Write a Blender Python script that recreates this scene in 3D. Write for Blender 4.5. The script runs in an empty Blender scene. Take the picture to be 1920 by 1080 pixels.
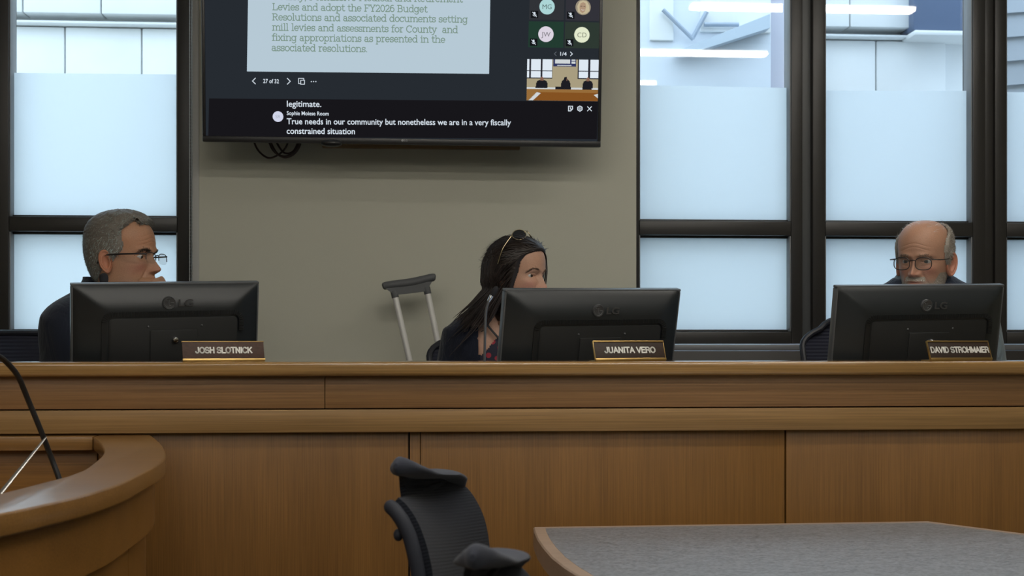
import bpy, bmesh, math, random
import numpy as np
from mathutils import Vector, Matrix, Euler
random.seed(7); np.random.seed(7)
SC = bpy.context.scene
COL = SC.collection

# ------------------------------------------------------------------ camera, sky, exposure
EYE = 1.2; FPX = 2500.0; HOR = 638.0; PHI = math.radians(4.2)
cam_d = bpy.data.cameras.new('camera'); cam = bpy.data.objects.new('camera', cam_d); COL.objects.link(cam)
cam_d.sensor_width = 36.0; cam_d.lens = FPX / 1920 * 36.0
cam_d.shift_y = (HOR - 540) / 1920.0
cam_d.clip_start = 0.05; cam_d.clip_end = 200
cam.location = (0, 0, EYE); cam.rotation_euler = (math.pi/2, 0, -PHI)
cam_d.dof.use_dof = True; cam_d.dof.focus_distance = 3.75; cam_d.dof.aperture_fstop = 8.0
SC.camera = cam
SC.view_settings.view_transform = 'Standard'; SC.view_settings.look = 'None'
SC.view_settings.exposure = 0.0; SC.view_settings.gamma = 1.0; SC.view_settings.use_curve_mapping = False

world = bpy.data.worlds.new('overcast_sky'); SC.world = world; world.use_nodes = True
_wn = world.node_tree.nodes; _bg = _wn['Background']
_bg.inputs['Color'].default_value = (0.69, 0.85, 1.0, 1); _bg.inputs['Strength'].default_value = 3.25
LAMP_STRENGTH = 27.0
LAMP_COLOR = (1.0, 0.95, 0.86)

cP, sP = math.cos(PHI), math.sin(PHI)
def cw(Xc, Zc, z):                       # camera ground coordinates -> world
    return Vector((Xc*cP + Zc*sP, -Xc*sP + Zc*cP, z))
def P(px, py, Zc):                       # photo point at a depth along the lens axis
    return cw((px-960)/FPX*Zc, Zc, EYE - (py-HOR)/FPX*Zc)
def PY(px, py, Y):                       # photo point on a plane parallel to the back wall
    a = (px-960)/FPX
    return P(px, py, Y/(cP - a*sP))
def PZ(px, py, z):                       # photo point on a level plane
    return P(px, py, (EYE-z)*FPX/(py-HOR))
def X(px, Y): return PY(px, HOR, Y).x
def Z(py, px, Y): return PY(px, py, Y).z
def pix(p):                              # world -> photo
    Xc = p[0]*cP - p[1]*sP; Zc = p[0]*sP + p[1]*cP
    return 960 + FPX*Xc/Zc, HOR - FPX*(p[2]-EYE)/Zc

# ------------------------------------------------------------------ materials
def lin(c):
    return tuple(((v/255)/12.92 if v/255 <= .04045 else ((v/255+.055)/1.055)**2.4) for v in c)
def mat(name, col, rough=.5, metal=0.0, spec=.5, noise=0.0, nscale=60.0, bump=0.0, stretch=(1,1,1), trans=0.0, coat=0.0, sheen=0.0):
    m = bpy.data.materials.new(name); m.use_nodes = True
    nt = m.node_tree; b = nt.nodes['Principled BSDF']
    b.inputs['Base Color'].default_value = (*col, 1); b.inputs['Roughness'].default_value = rough
    b.inputs['Metallic'].default_value = metal; b.inputs['Specular IOR Level'].default_value = spec
    b.inputs['Coat Weight'].default_value = coat; b.inputs['Sheen Weight'].default_value = sheen
    if noise or bump:
        tc = nt.nodes.new('ShaderNodeTexCoord'); mp = nt.nodes.new('ShaderNodeMapping'); mp.inputs['Scale'].default_value = stretch
        nz = nt.nodes.new('ShaderNodeTexNoise'); nz.inputs['Scale'].default_value = nscale; nz.inputs['Detail'].default_value = 5
        nt.links.new(tc.outputs['Object'], mp.inputs['Vector']); nt.links.new(mp.outputs[0], nz.inputs['Vector'])
        if noise:
            mx = nt.nodes.new('ShaderNodeMix'); mx.data_type = 'RGBA'
            mx.inputs['A'].default_value = (*[max(0, c*(1-noise)) for c in col], 1)
            mx.inputs['B'].default_value = (*[min(1, c*(1+noise)) for c in col], 1)
            nt.links.new(nz.outputs['Fac'], mx.inputs['Factor']); nt.links.new(mx.outputs['Result'], b.inputs['Base Color'])
        if bump:
            bp = nt.nodes.new('ShaderNodeBump'); bp.inputs['Strength'].default_value = bump; bp.inputs['Distance'].default_value = .004
            nt.links.new(nz.outputs['Fac'], bp.inputs['Height']); nt.links.new(bp.outputs[0], b.inputs['Normal'])
    return m
def wood(name, dark, light, grain='x', rough=.35, fine=1.0, fleck=0.0, coat=.0):
    """oak: long soft streaks plus fine pores along the grain axis"""
    m = bpy.data.materials.new(name); m.use_nodes = True
    nt = m.node_tree; b = nt.nodes['Principled BSDF']; L = nt.links.new
    tc = nt.nodes.new('ShaderNodeTexCoord')
    def streak(scale, along, across, detail):
        mp = nt.nodes.new('ShaderNodeMapping')
        s = {'x': (along, across, across), 'y': (across, along, across), 'z': (across, across, along)}[grain]
        mp.inputs['Scale'].default_value = s
        nz = nt.nodes.new('ShaderNodeTexNoise'); nz.inputs['Scale'].default_value = scale; nz.inputs['Detail'].default_value = detail
        nz.inputs['Roughness'].default_value = .6; nz.inputs['Distortion'].default_value = .25
        L(tc.outputs['Object'], mp.inputs['Vector']); L(mp.outputs[0], nz.inputs['Vector']); return nz
    a = streak(3.0, .35, 4.0, 4); c = streak(46.0*fine, .06, 6.0, 6); d = streak(1.6, .5, 1.0, 2)
    add = nt.nodes.new('ShaderNodeMath'); add.operation = 'MULTIPLY_ADD'; add.inputs[1].default_value = .6; 
    L(c.outputs['Fac'], add.inputs[0])
    mu = nt.nodes.new('ShaderNodeMath'); mu.operation = 'MULTIPLY'; mu.inputs[1].default_value = .3; L(a.outputs['Fac'], mu.inputs[0])
    L(mu.outputs[0], add.inputs[2])
    ad2 = nt.nodes.new('ShaderNodeMath'); ad2.operation = 'MULTIPLY_ADD'; ad2.inputs[1].default_value = .3; L(d.outputs['Fac'], ad2.inputs[0]); L(add.outputs[0], ad2.inputs[2])
    rp = nt.nodes.new('ShaderNodeValToRGB'); rp.color_ramp.elements[0].position = .38; rp.color_ramp.elements[1].position = .82
    rp.color_ramp.elements[0].color = (*dark, 1); rp.color_ramp.elements[1].color = (*light, 1)
    L(ad2.outputs[0], rp.inputs[0]); L(rp.outputs[0], b.inputs['Base Color'])
    b.inputs['Roughness'].default_value = rough; b.inputs['Coat Weight'].default_value = coat; b.inputs['Coat Roughness'].default_value = .15
    bp = nt.nodes.new('ShaderNodeBump'); bp.inputs['Strength'].default_value = .12; bp.inputs['Distance'].default_value = .002
    L(c.outputs['Fac'], bp.inputs['Height']); L(bp.outputs[0], b.inputs['Normal'])
    return m
def emis(name, srgb, k=1.0):
    m = bpy.data.materials.new(name); m.use_nodes = True; nt = m.node_tree
    for n in list(nt.nodes):
        if n.type == 'BSDF_PRINCIPLED': nt.nodes.remove(n)
    e = nt.nodes.new('ShaderNodeEmission'); e.inputs['Color'].default_value = (*lin(srgb), 1); e.inputs['Strength'].default_value = k
    nt.links.new(e.outputs[0], nt.nodes['Material Output'].inputs['Surface']); return m
def vcol_mat(name, rough=.5, bump=.0, nscale=250, spec=.4, sss=0.0, var=.1):
    m = bpy.data.materials.new(name); m.use_nodes = True; nt = m.node_tree; b = nt.nodes['Principled BSDF']; L = nt.links.new
    at = nt.nodes.new('ShaderNodeAttribute'); at.attribute_name = 'Col'
    tc = nt.nodes.new('ShaderNodeTexCoord'); nz = nt.nodes.new('ShaderNodeTexNoise'); nz.inputs['Scale'].default_value = nscale; nz.inputs['Detail'].default_value = 4
    L(tc.outputs['Object'], nz.inputs['Vector'])
    mx = nt.nodes.new('ShaderNodeMix'); mx.data_type = 'RGBA'; mx.blend_type = 'MULTIPLY'; mx.inputs['Factor'].default_value = 1
    rp = nt.nodes.new('ShaderNodeValToRGB'); rp.color_ramp.elements[0].color = (1-var,)*3+(1,); rp.color_ramp.elements[1].color = (1+var,)*3+(1,)
    rp.color_ramp.elements[0].position = .3; rp.color_ramp.elements[1].position = .7
    L(nz.outputs['Fac'], rp.inputs[0]); L(at.outputs['Color'], mx.inputs['A']); L(rp.outputs[0], mx.inputs['B']); L(mx.outputs['Result'], b.inputs['Base Color'])
    b.inputs['Roughness'].default_value = rough; b.inputs['Specular IOR Level'].default_value = spec
    b.inputs['Subsurface Weight'].default_value = sss; b.inputs['Subsurface Radius'].default_value = (.012, .005, .003); b.inputs['Subsurface Scale'].default_value = .3
    if bump:
        bp = nt.nodes.new('ShaderNodeBump'); bp.inputs['Strength'].default_value = bump; bp.inputs['Distance'].default_value = .001
        L(nz.outputs['Fac'], bp.inputs['Height']); L(bp.outputs[0], b.inputs['Normal'])
    return m

# ------------------------------------------------------------------ mesh builder
class MB:
    def __init__(s): s.v = []; s.f = []; s.m = []
    def add(s, vs, fs, m=0):
        o = len(s.v); s.v += [tuple(v) for v in vs]; s.f += [tuple(i+o for i in f) for f in fs]; s.m += [m]*len(fs); return s
    def box(s, x0, x1, y0, y1, z0, z1, bev=0.0, m=0, seg=2, M=None):
        x0, x1 = min(x0,x1), max(x0,x1); y0, y1 = min(y0,y1), max(y0,y1); z0, z1 = min(z0,z1), max(z0,z1)
        bm = bmesh.new(); bmesh.ops.create_cube(bm, size=1)
        for v in bm.verts: v.co = Vector(((x0+x1)/2+v.co.x*(x1-x0), (y0+y1)/2+v.co.y*(y1-y0), (z0+z1)/2+v.co.z*(z1-z0)))
        if bev: bmesh.ops.bevel(bm, geom=list(bm.edges), offset=min(bev, .45*min(x1-x0,y1-y0,z1-z0)), segments=seg, profile=.5, affect='EDGES')
        return s._bm(bm, m, M)
    def _bm(s, bm, m=0, M=None):
        bm.verts.index_update(); vs = [(M @ v.co if M else v.co) for v in bm.verts]
        s.add(vs, [[v.index for v in f.verts] for f in bm.faces], m); bm.free(); return s
    def prism(s, poly, z0, z1, bev=0.0, m=0, M=None, seg=2):
        bm = bmesh.new(); vs = [bm.verts.new((p[0], p[1], z0)) for p in poly]; f = bm.faces.new(vs)
        r = bmesh.ops.extrude_face_region(bm, geom=[f])
        for e in r['geom']:
            if isinstance(e, bmesh.types.BMVert): e.co.z = z1
        bmesh.ops.recalc_face_normals(bm, faces=list(bm.faces))
        if bev:
            es = [e for e in bm.edges if abs(e.verts[0].co.z-e.verts[1].co.z) < 1e-6]
            bmesh.ops.bevel(bm, geom=es, offset=bev, segments=seg, profile=.5, affect='EDGES')
        return s._bm(bm, m, M)
    def tube(s, pts, r, n=10, m=0, caps=True, flat=None):
        pts = [Vector(p) for p in pts]; k = len(pts)
        rs = list(r) if hasattr(r, '__len__') else [r]*k
        t0 = (pts[1]-pts[0]).normalized(); up = Vector((0,0,1)) if abs(t0.z) < .9 else Vector((1,0,0))
        nrm = (up - t0*up.dot(t0)).normalized(); vs = []; fs = []
        for i, p in enumerate(pts):
            t = ((pts[min(i+1,k-1)]-pts[max(i-1,0)])).normalized()
            nrm = (nrm - t*nrm.dot(t)).normalized(); bn = t.cross(nrm)
            for j in range(n):
                a = 2*math.pi*j/n; vs.append(p + (nrm*math.cos(a)*(flat or 1) + bn*math.sin(a))*rs[i])
        for i in range(k-1):
            for j in range(n):
                fs.append((i*n+j, i*n+(j+1)%n, (i+1)*n+(j+1)%n, (i+1)*n+j))
        if caps: fs.append(tuple(range(n-1,-1,-1))); fs.append(tuple((k-1)*n+j for j in range(n)))
        return s.add(vs, fs, m)
    def grid(s, G, cu=False, cv=False, m=0, flip=False):
        h, w = len(G), len(G[0]); fs = []
        for i in range(h if cu else h-1):
            for j in range(w if cv else w-1):
                q = (i*w+j, i*w+(j+1)%w, ((i+1)%h)*w+(j+1)%w, ((i+1)%h)*w+j); fs.append(q[::-1] if flip else q)
        return s.add([p for r in G for p in r], fs, m)
    def slab(s, G, th, m=0):
        """closed shell: a grid of points thickened along its own normals"""
        G = np.array([[tuple(p) for p in r] for r in G]); du = np.gradient(G, axis=1); dv = np.gradient(G, axis=0)
        n = np.cross(du, dv); n /= np.linalg.norm(n, axis=2, keepdims=True)+1e-9
        th = np.array(th)[..., None] if hasattr(th, '__len__') else th
        A = G + n*th/2; B = G - n*th/2; h, w = G.shape[:2]
        s.grid(A.tolist(), m=m); s.grid(B.tolist(), m=m, flip=True)
        ring = [(0,j) for j in range(w)]+[(i,w-1) for i in range(1,h)]+[(h-1,j) for j in range(w-2,-1,-1)]+[(i,0) for i in range(h-2,0,-1)]
        vs = [A[i,j] for i,j in ring]+[B[i,j] for i,j in ring]; k = len(ring)
        return s.add(vs, [(a, a+k, (a+1)%k+k, (a+1)%k) for a in range(k)], m)
    def lathe(s, prof, M=None, n=24, m=0):
        M = M or Matrix(); vs = []; fs = []
        for r, z in prof:
            for j in range(n):
                a = 2*math.pi*j/n; vs.append(M @ Vector((r*math.cos(a), r*math.sin(a), z)))
        for i in range(len(prof)-1):
            for j in range(n): fs.append((i*n+j, i*n+(j+1)%n, (i+1)*n+(j+1)%n, (i+1)*n+j))
        fs.append(tuple(range(n-1,-1,-1))); fs.append(tuple((len(prof)-1)*n+j for j in range(n)))
        return s.add(vs, fs, m)
    def ball(s, c, r, n=14, m=0, M=None):
        r = r if hasattr(r, '__len__') else (r,r,r); M = M or Matrix(); c = Vector(c); G = []
        for i in range(n+1):
            e = -math.pi/2 + math.pi*i/n
            G.append([c + M @ Vector((r[0]*math.cos(e)*math.cos(a), r[1]*math.cos(e)*math.sin(a), r[2]*math.sin(e))) for a in [2*math.pi*j/(2*n) for j in range(2*n)]])
        return s.grid(G, cv=True, m=m)
    def build(s, name, mats, parent=None, sharp=35, M=None, weld=False):
        me = bpy.data.meshes.new(name); W = ROOTM.get(parent.name if parent else '', Matrix()).inverted()
        if M is not None: W = W @ M
        me.from_pydata([W @ Vector(v) for v in s.v], [], s.f)
        mats = mats if isinstance(mats, (list, tuple)) else [mats]
        for q in mats: me.materials.append(q)
        if len(mats) > 1: me.polygons.foreach_set('material_index', s.m)
        me.validate(); bm = bmesh.new(); bm.from_mesh(me)
        if weld: bmesh.ops.remove_doubles(bm, verts=bm.verts, dist=1e-5)
        bmesh.ops.recalc_face_normals(bm, faces=list(bm.faces)); bm.to_mesh(me); bm.free()
        me.polygons.foreach_set('use_smooth', [True]*len(me.polygons)); me.set_sharp_from_angle(angle=math.radians(sharp)); me.update()
        o = bpy.data.objects.new(name, me); COL.objects.link(o)
        if parent: o.parent = parent; ROOTM[o.name] = ROOTM[parent.name]
        else: ROOTM[o.name] = Matrix()
        return o
ROOTM = {}
def thing(name, label, cat, loc=(0,0,0), rz=0.0, group=None):
    o = bpy.data.objects.new(name, None); COL.objects.link(o); o.empty_display_size = .05
    o.location = loc; o.rotation_euler = (0,0,rz); o['label'] = label; o['category'] = cat
    if group: o['group'] = group
    ROOTM[o.name] = Matrix.Translation(Vector(loc)) @ Matrix.Rotation(rz, 4, 'Z'); return o
def tag(o, label, cat, group=None):
    o['label'] = label; o['category'] = cat
    if group: o['group'] = group
    return o
def struct(o): o['kind'] = 'structure'; return o
def setorigin(o, loc):                    # move a top-level mesh's origin to its base
    loc = Vector(loc); o.data.transform(Matrix.Translation(-loc)); o.location = loc; return o
def smooth_path(pts, n=8):                # Catmull-Rom
    pts = [Vector(p) for p in pts]; q = [pts[0]*2-pts[1]]+pts+[pts[-1]*2-pts[-2]]; out = []
    for i in range(1, len(q)-2):
        for k in range(n):
            t = k/n; a, b, c, d = q[i-1], q[i], q[i+1], q[i+2]
            out.append(.5*((2*b)+(c-a)*t+(2*a-5*b+4*c-d)*t*t+(3*b-a-3*c+d)*t**3))
    return out+[pts[-1]]
def rrect(w, h, r, n=5):
    out = []
    for cx, cy, a0 in ((w/2-r,h/2-r,0),(-w/2+r,h/2-r,90),(-w/2+r,-h/2+r,180),(w/2-r,-h/2+r,270)):
        for k in range(n+1):
            a = math.radians(a0+90*k/n); out.append((cx+r*math.cos(a), cy+r*math.sin(a)))
    return out

# ------------------------------------------------------------------ lettering
_tc = {}
def text2d(s, bold=0.0):
    """outline lettering as 2-D verts / faces, capitals scaled to height 1"""
    if (s, bold) in _tc: return _tc[(s, bold)]
    def raw(t):
        cu = bpy.data.curves.new('lettering', 'FONT'); cu.body = t; cu.size = 1; cu.resolution_u = 3; cu.offset = bold; cu.fill_mode = 'BOTH' if False else 'FRONT'
        o = bpy.data.objects.new('lettering', cu); COL.objects.link(o)
        bpy.context.view_layer.update()
        me = bpy.data.meshes.new_from_object(o.evaluated_get(bpy.context.evaluated_depsgraph_get()))
        v = [(q.co.x, q.co.y) for q in me.vertices]; f = [tuple(p.vertices) for p in me.polygons]
        bpy.data.objects.remove(o); bpy.data.curves.remove(cu); bpy.data.meshes.remove(me); return v, f
    if 'H' not in _tc: _tc['H'] = max(p[1] for p in raw('H')[0])
    v, f = raw(s); k = 1/_tc['H']; x0 = min(p[0] for p in v)
    v = [((p[0]-x0)*k, p[1]*k) for p in v]; _tc[(s, bold)] = (v, f); return v, f
def put_text(mb, s, origin, ux, uy, width, cap, bold=0.0, m=0, depth=0.0, un=None):
    """letters on a plane: origin = baseline start, ux / uy unit directions; with depth they are raised along un"""
    v, f = text2d(s, bold); w = max(p[0] for p in v); sx = width/w
    o = Vector(origin); A = [o+ux*(p[0]*sx)+uy*(p[1]*cap) for p in v]
    if not depth: mb.add(A, f, m); return mb
    n = len(A); B = [p+un*depth for p in A]; edges = {}
    for q in f:
        for i in range(len(q)):
            e = (q[i], q[(i+1) % len(q)]); edges[e] = edges.get(e, 0)+1
    side = [(a, b, b+n, a+n) for (a, b) in edges if (b, a) not in edges]
    mb.add(A+B, [tuple(i+n for i in q) for q in f]+side, m); return mb
def arc(cx, cy, rx, ry, a0, a1, n=12):
    return [(cx+rx*math.cos(math.radians(a0+(a1-a0)*k/n)), cy+ry*math.sin(math.radians(a0+(a1-a0)*k/n))) for k in range(n+1)]
def _sl(x, y, l=.2, r=.2): return [(x-l, y), (x+r, y)]
SLAB = {  # monoline slab-serif letters: (advance, strokes); x-height 1, ascender 1.5
 'a': (1.08, [arc(.45,.66,.32,.34,155,0)+[(.77,0)], [(.77,0),(1.0,0)], arc(.43,.28,.34,.28,0,360)]),
 'b': (1.2, [[(.0,1.5),(.2,1.5),(.2,0)], arc(.62,.5,.42,.5,0,360,18)]),
 'c': (1.0, [arc(.52,.5,.44,.5,40,320,16), [(.86,.98),(.86,.7)]]),
 'd': (1.2, [[(.72,1.5),(.95,1.5),(.95,0),(1.12,0)], arc(.52,.5,.43,.5,0,360,18)]),
 'e': (1.06, [[(.1,.5),(.94,.5)]+arc(.52,.5,.42,.5,0,318,16)]),
 'f': (.74, [arc(.62,1.2,.32,.3,70,180)+[(.3,0)], _sl(.3,0,.2,.28), [(.05,1),(.66,1)]]),
 'g': (1.18, [arc(.5,.52,.42,.48,0,360,18), [(1.1,1),(.92,1),(.92,-.15)]+arc(.52,-.15,.4,.32,0,-150)]),
 'h': (1.28, [[(.05,1.5),(.25,1.5),(.25,0)], _sl(.25,0), arc(.64,.62,.39,.38,180,0)+[(1.03,0)], _sl(1.03,0)]),
 'i': (.6, [[(.08,1),(.3,1),(.3,0)], _sl(.3,0), [(.3,1.3),(.3,1.42)]]),
 'l': (.6, [[(.08,1.5),(.3,1.5),(.3,0)], _sl(.3,0)]),
 'm': (1.85, [[(.05,1),(.25,1),(.25,0)], _sl(.25,0), arc(.6,.65,.35,.35,180,0)+[(.95,0)], _sl(.95,0,.15,.15), arc(1.3,.65,.35,.35,180,0)+[(1.65,0)], _sl(1.65,0)]),
 'n': (1.28, [[(.05,1),(.25,1),(.25,0)], _sl(.25,0), arc(.64,.62,.39,.38,180,0)+[(1.03,0)], _sl(1.03,0)]),
 'o': (1.1, [arc(.54,.5,.45,.5,0,360,20)]),
 'p': (1.2, [[(.02,1),(.22,1),(.22,-.5)], _sl(.22,-.5), arc(.64,.5,.42,.5,0,360,18)]),
 'r': (.86, [[(.05,1),(.28,1),(.28,0)], _sl(.28,0,.2,.28), arc(.66,.6,.38,.4,180,70)]),
 's': (.9, [arc(.44,.74,.32,.26,20,250)+arc(.44,.26,.34,.26,80,-160), [(.76,.98),(.76,.74)], [(.1,.02),(.1,.28)]]),
 't': (.76, [[(.3,1.35),(.3,.25)]+arc(.55,.25,.25,.25,180,320), [(.05,1),(.66,1)]]),
 'u': (1.26, [[(.03,1),(.22,1),(.22,.4)]+arc(.6,.4,.38,.4,180,360)+[(.98,1)], [(.8,1),(.98,1),(.98,0),(1.16,0)]]),
 'v': (1.1, [[(.12,1),(.54,0),(.96,1)], _sl(.12,1,.14,.2), _sl(.96,1,.2,.14)]),
 'x': (1.1, [[(.15,0),(.93,1)], [(.15,1),(.93,0)], _sl(.15,0,.14,.18), _sl(.93,0,.18,.14), _sl(.15,1,.14,.18), _sl(.93,1,.18,.14)]),
 'y': (1.1, [[(.12,1),(.54,0)], [(.96,1),(.45,-.22),(.22,-.5),(.02,-.46)], _sl(.12,1,.14,.2), _sl(.96,1,.2,.14)]),
 'L': (1.2, [[(.25,1.4),(.25,0),(1.05,0),(1.05,.35)], _sl(.25,1.4), _sl(.25,0)]),
 'F': (1.2, [[(.25,0),(.25,1.4),(1.05,1.4),(1.05,1.1)], [(.25,.72),(.8,.72)], _sl(.25,0), _sl(.25,1.4)]),
 'Y': (1.3, [[(.15,1.4),(.65,.65),(1.15,1.4)], [(.65,.65),(.65,0)], _sl(.65,0,.25,.25), _sl(.15,1.4,.15,.2), _sl(1.15,1.4,.2,.15)]),
 'B': (1.3, [[(.05,0),(.7,0)]+arc(.7,.37,.4,.37,-90,90)+[(.25,.74),(.65,.74)]+arc(.65,1.07,.36,.33,-90,90)+[(.05,1.4)], [(.25,0),(.25,1.4)]]),
 'R': (1.35, [[(.05,1.4),(.7,1.4)]+arc(.7,1.05,.38,.35,90,-90)+[(.25,.7)], [(.25,1.4),(.25,0)], _sl(.25,0), [(.7,.7),(1.05,0),(1.28,0)]]),
 'C': (1.4, [arc(.72,.7,.62,.7,45,315,18), [(1.2,1.38),(1.2,1.05)]]),
 'P': (1.2, [[(.05,1.4),(.7,1.4)]+arc(.7,1.03,.38,.37,90,-90)+[(.25,.66)], [(.25,1.4),(.25,0)], _sl(.25,0)]),
 'M': (1.7, [[(.25,0),(.25,1.4),(.82,.3),(1.4,1.4),(1.4,0)], _sl(.25,0), _sl(1.4,0), _sl(.25,1.4,.2,.05), _sl(1.4,1.4,.05,.2)]),
 '2': (1.05, [arc(.5,1.0,.38,.4,165,-30)+[(.1,0),(.92,0),(.92,.25)]]),
 '0': (1.1, [arc(.54,.7,.42,.7,0,360,20)]),
 '6': (1.05, [arc(.52,.45,.42,.45,0,360,18), [(.1,.5)]+arc(.6,.75,.5,.65,170,70)]),
 '.': (.5, [[(.2,0),(.2,.1)]]), ',': (.5, [[(.25,.1),(.15,-.25)]]), ' ': (.62, []),
}
def put_slab(mb, s, origin, ux, uy, width, xh, m=0, th=.19):
    tot = sum(SLAB[c][0] for c in s); sx = width/tot; x = 0; o = Vector(origin)
    for c in s:
        adv, st = SLAB[c]
        for pl in st:
            for (a, b) in zip(pl[:-1], pl[1:]):
                A = Vector(((x+a[0])*sx/xh, a[1])); B = Vector(((x+b[0])*sx/xh, b[1])); d = B-A
                if d.length < 1e-6: continue
                d.normalize(); q = Vector((-d.y, d.x))*th/2; A2 = A-d*th*.4; B2 = B+d*th*.4
                mb.add([o+ux*(p.x*xh)+uy*(p.y*xh) for p in (A2-q, B2-q, B2+q, A2+q)], [(0,1,2,3)], m)
        x += adv
    return mb

CAPS = {  # bold grotesque capitals: cap height 1.4
 'A': (1.3, [[(.12,0),(.65,1.4),(1.18,0)], [(.33,.45),(.97,.45)]]), 'C': (1.35, [arc(.7,.7,.56,.7,45,315,16)]),
 'D': (1.35, [[(.2,0),(.2,1.4),(.6,1.4)]+arc(.6,.7,.55,.7,90,-90,14)+[(.2,0)]]), 'E': (1.15, [[(1.02,0),(.2,0),(.2,1.4),(1.0,1.4)], [(.2,.74),(.92,.74)]]),
 'H': (1.35, [[(.2,0),(.2,1.4)], [(1.12,0),(1.12,1.4)], [(.2,.74),(1.12,.74)]]), 'I': (.52, [[(.26,0),(.26,1.4)]]),
 'J': (1.05, [[(.82,1.4),(.82,.38)]+arc(.47,.38,.35,.38,0,-170,10)]), 'K': (1.3, [[(.2,0),(.2,1.4)], [(1.12,1.4),(.2,.52)], [(.52,.82),(1.16,0)]]),
 'L': (1.1, [[(.2,1.4),(.2,0),(1.0,0)]]), 'M': (1.55, [[(.2,0),(.2,1.4),(.77,.15),(1.34,1.4),(1.34,0)]]), 'N': (1.35, [[(.2,0),(.2,1.4),(1.12,0),(1.12,1.4)]]),
 'O': (1.45, [arc(.72,.7,.58,.7,0,360,22)]), 'R': (1.3, [[(.2,0),(.2,1.4),(.72,1.4)]+arc(.72,1.05,.36,.35,90,-90,8)+[(.2,.70)], [(.72,.70),(1.1,.45),(1.13,0)]]),
 'S': (1.25, [arc(.62,1.04,.45,.36,30,250,12)+arc(.62,.36,.49,.36,75,-155,12)]), 'T': (1.2, [[(.08,1.4),(1.12,1.4)], [(.6,1.4),(.6,0)]]),
 'U': (1.35, [[(.2,1.4),(.2,.45)]+arc(.66,.45,.46,.45,180,360,10)+[(1.12,1.4)]]), 'V': (1.25, [[(.1,1.4),(.62,0),(1.15,1.4)]]), ' ': (.55, []),
}
def put_caps(mb, s, origin, ux, uy, un, width, cap, th=.30, depth=.0006, m=0):
    """raised bold capitals"""
    tot = sum(CAPS[c][0] for c in s); sx = width/tot; k = cap/1.4; x = 0; o = Vector(origin)
    for c in s:
        adv, st = CAPS[c]
        for pl in st:
            for a, b in zip(pl[:-1], pl[1:]):
                A = Vector(((x+a[0])*sx/k, a[1]*.86+.1)); B = Vector(((x+b[0])*sx/k, b[1]*.86+.1)); d = B-A
                if d.length < 1e-6: continue
                d.normalize(); q = Vector((-d.y, d.x))*th/2; e = d*th*.42
                v = [o+ux*(p.x*k)+uy*(p.y*k) for p in (A-e-q, B+e-q, B+e+q, A-e+q)]
                mb.add(v+[p+un*depth for p in v], [(4,5,6,7),(0,1,5,4),(1,2,6,5),(2,3,7,6),(3,0,4,7)], m)
        x += adv
    return mb
# ------------------------------------------------------------------ room shell
YW = 4.80; YF = YW+.085; YG = YF+.055; CEIL = 3.2
XL, XR, YB = -4.4, 4.4, -4.2; PLAT = .2          # side walls, rear wall, height of the raised floor behind the dais
M_wall = mat('wall_paint', lin((188,187,172)), .85, noise=.03, nscale=220, bump=.06)
M_ceil = mat('ceiling_paint', (.62,.61,.58), .9, noise=.03)
M_carp = mat('carpet', (.10,.095,.09), .95, noise=.35, nscale=300, bump=.5)
M_frame = mat('dark_anodised_metal', (.030,.028,.026), .38, spec=.45, noise=.08, nscale=90)
M_frame2 = mat('dark_mullion_metal', (.085,.088,.090), .42, spec=.4)
M_bead = mat('grey_glazing_bead', (.20,.205,.21), .4)  # grey lifted to paint in the window light on the side lips
M_trimw = mat('pale_metal_trim', (.42,.42,.40), .4)
M_sill = mat('sill_metal', (.16,.165,.175), .35)
M_apron = mat('dark_apron_panel', (.034,.030,.027), .5)

mb = MB(); mb.box(XL, XR, YB, YW+.3, -.1, 0); mb.box(XL, XR, 3.50, YW, 0, PLAT); struct(mb.build('floor', M_carp))
struct(MB().box(XL, XR, YB, YW+.3, CEIL, CEIL+.1).build('ceiling', M_ceil))
struct(MB().box(XL-.15, XL, YB, YW+.3, 0, CEIL).build('wall_left', M_wall))
struct(MB().box(XR, XR+.15, YB, YW+.3, 0, CEIL).build('wall_right', M_wall))
struct(MB().box(XL, XR, YB-.15, YB, 0, CEIL).build('wall_front', M_wall))
px0, px1 = X(367, YW), X(1193, YW)                # the pier between the two window groups
XWL, XWR = X(-560, YW), X(2160, YW)
SILL = Z(645, 1340, YW); HEAD = 2.95
mb = MB()
mb.box(px0, px1, YW, YW+.3, 0, CEIL)
mb.box(XL, XWL, YW, YW+.3, 0, CEIL); mb.box(XWR, XR, YW, YW+.3, 0, CEIL)
mb.box(XWL, px0, YW, YW+.3, 0, SILL-.03); mb.box(px1, XWR, YW, YW+.3, 0, SILL-.03)
mb.box(XWL, px0, YW, YW+.3, HEAD, CEIL); mb.box(px1, XWR, YW, YW+.3, HEAD, CEIL)
struct(mb.build('wall_back', M_wall))

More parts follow.
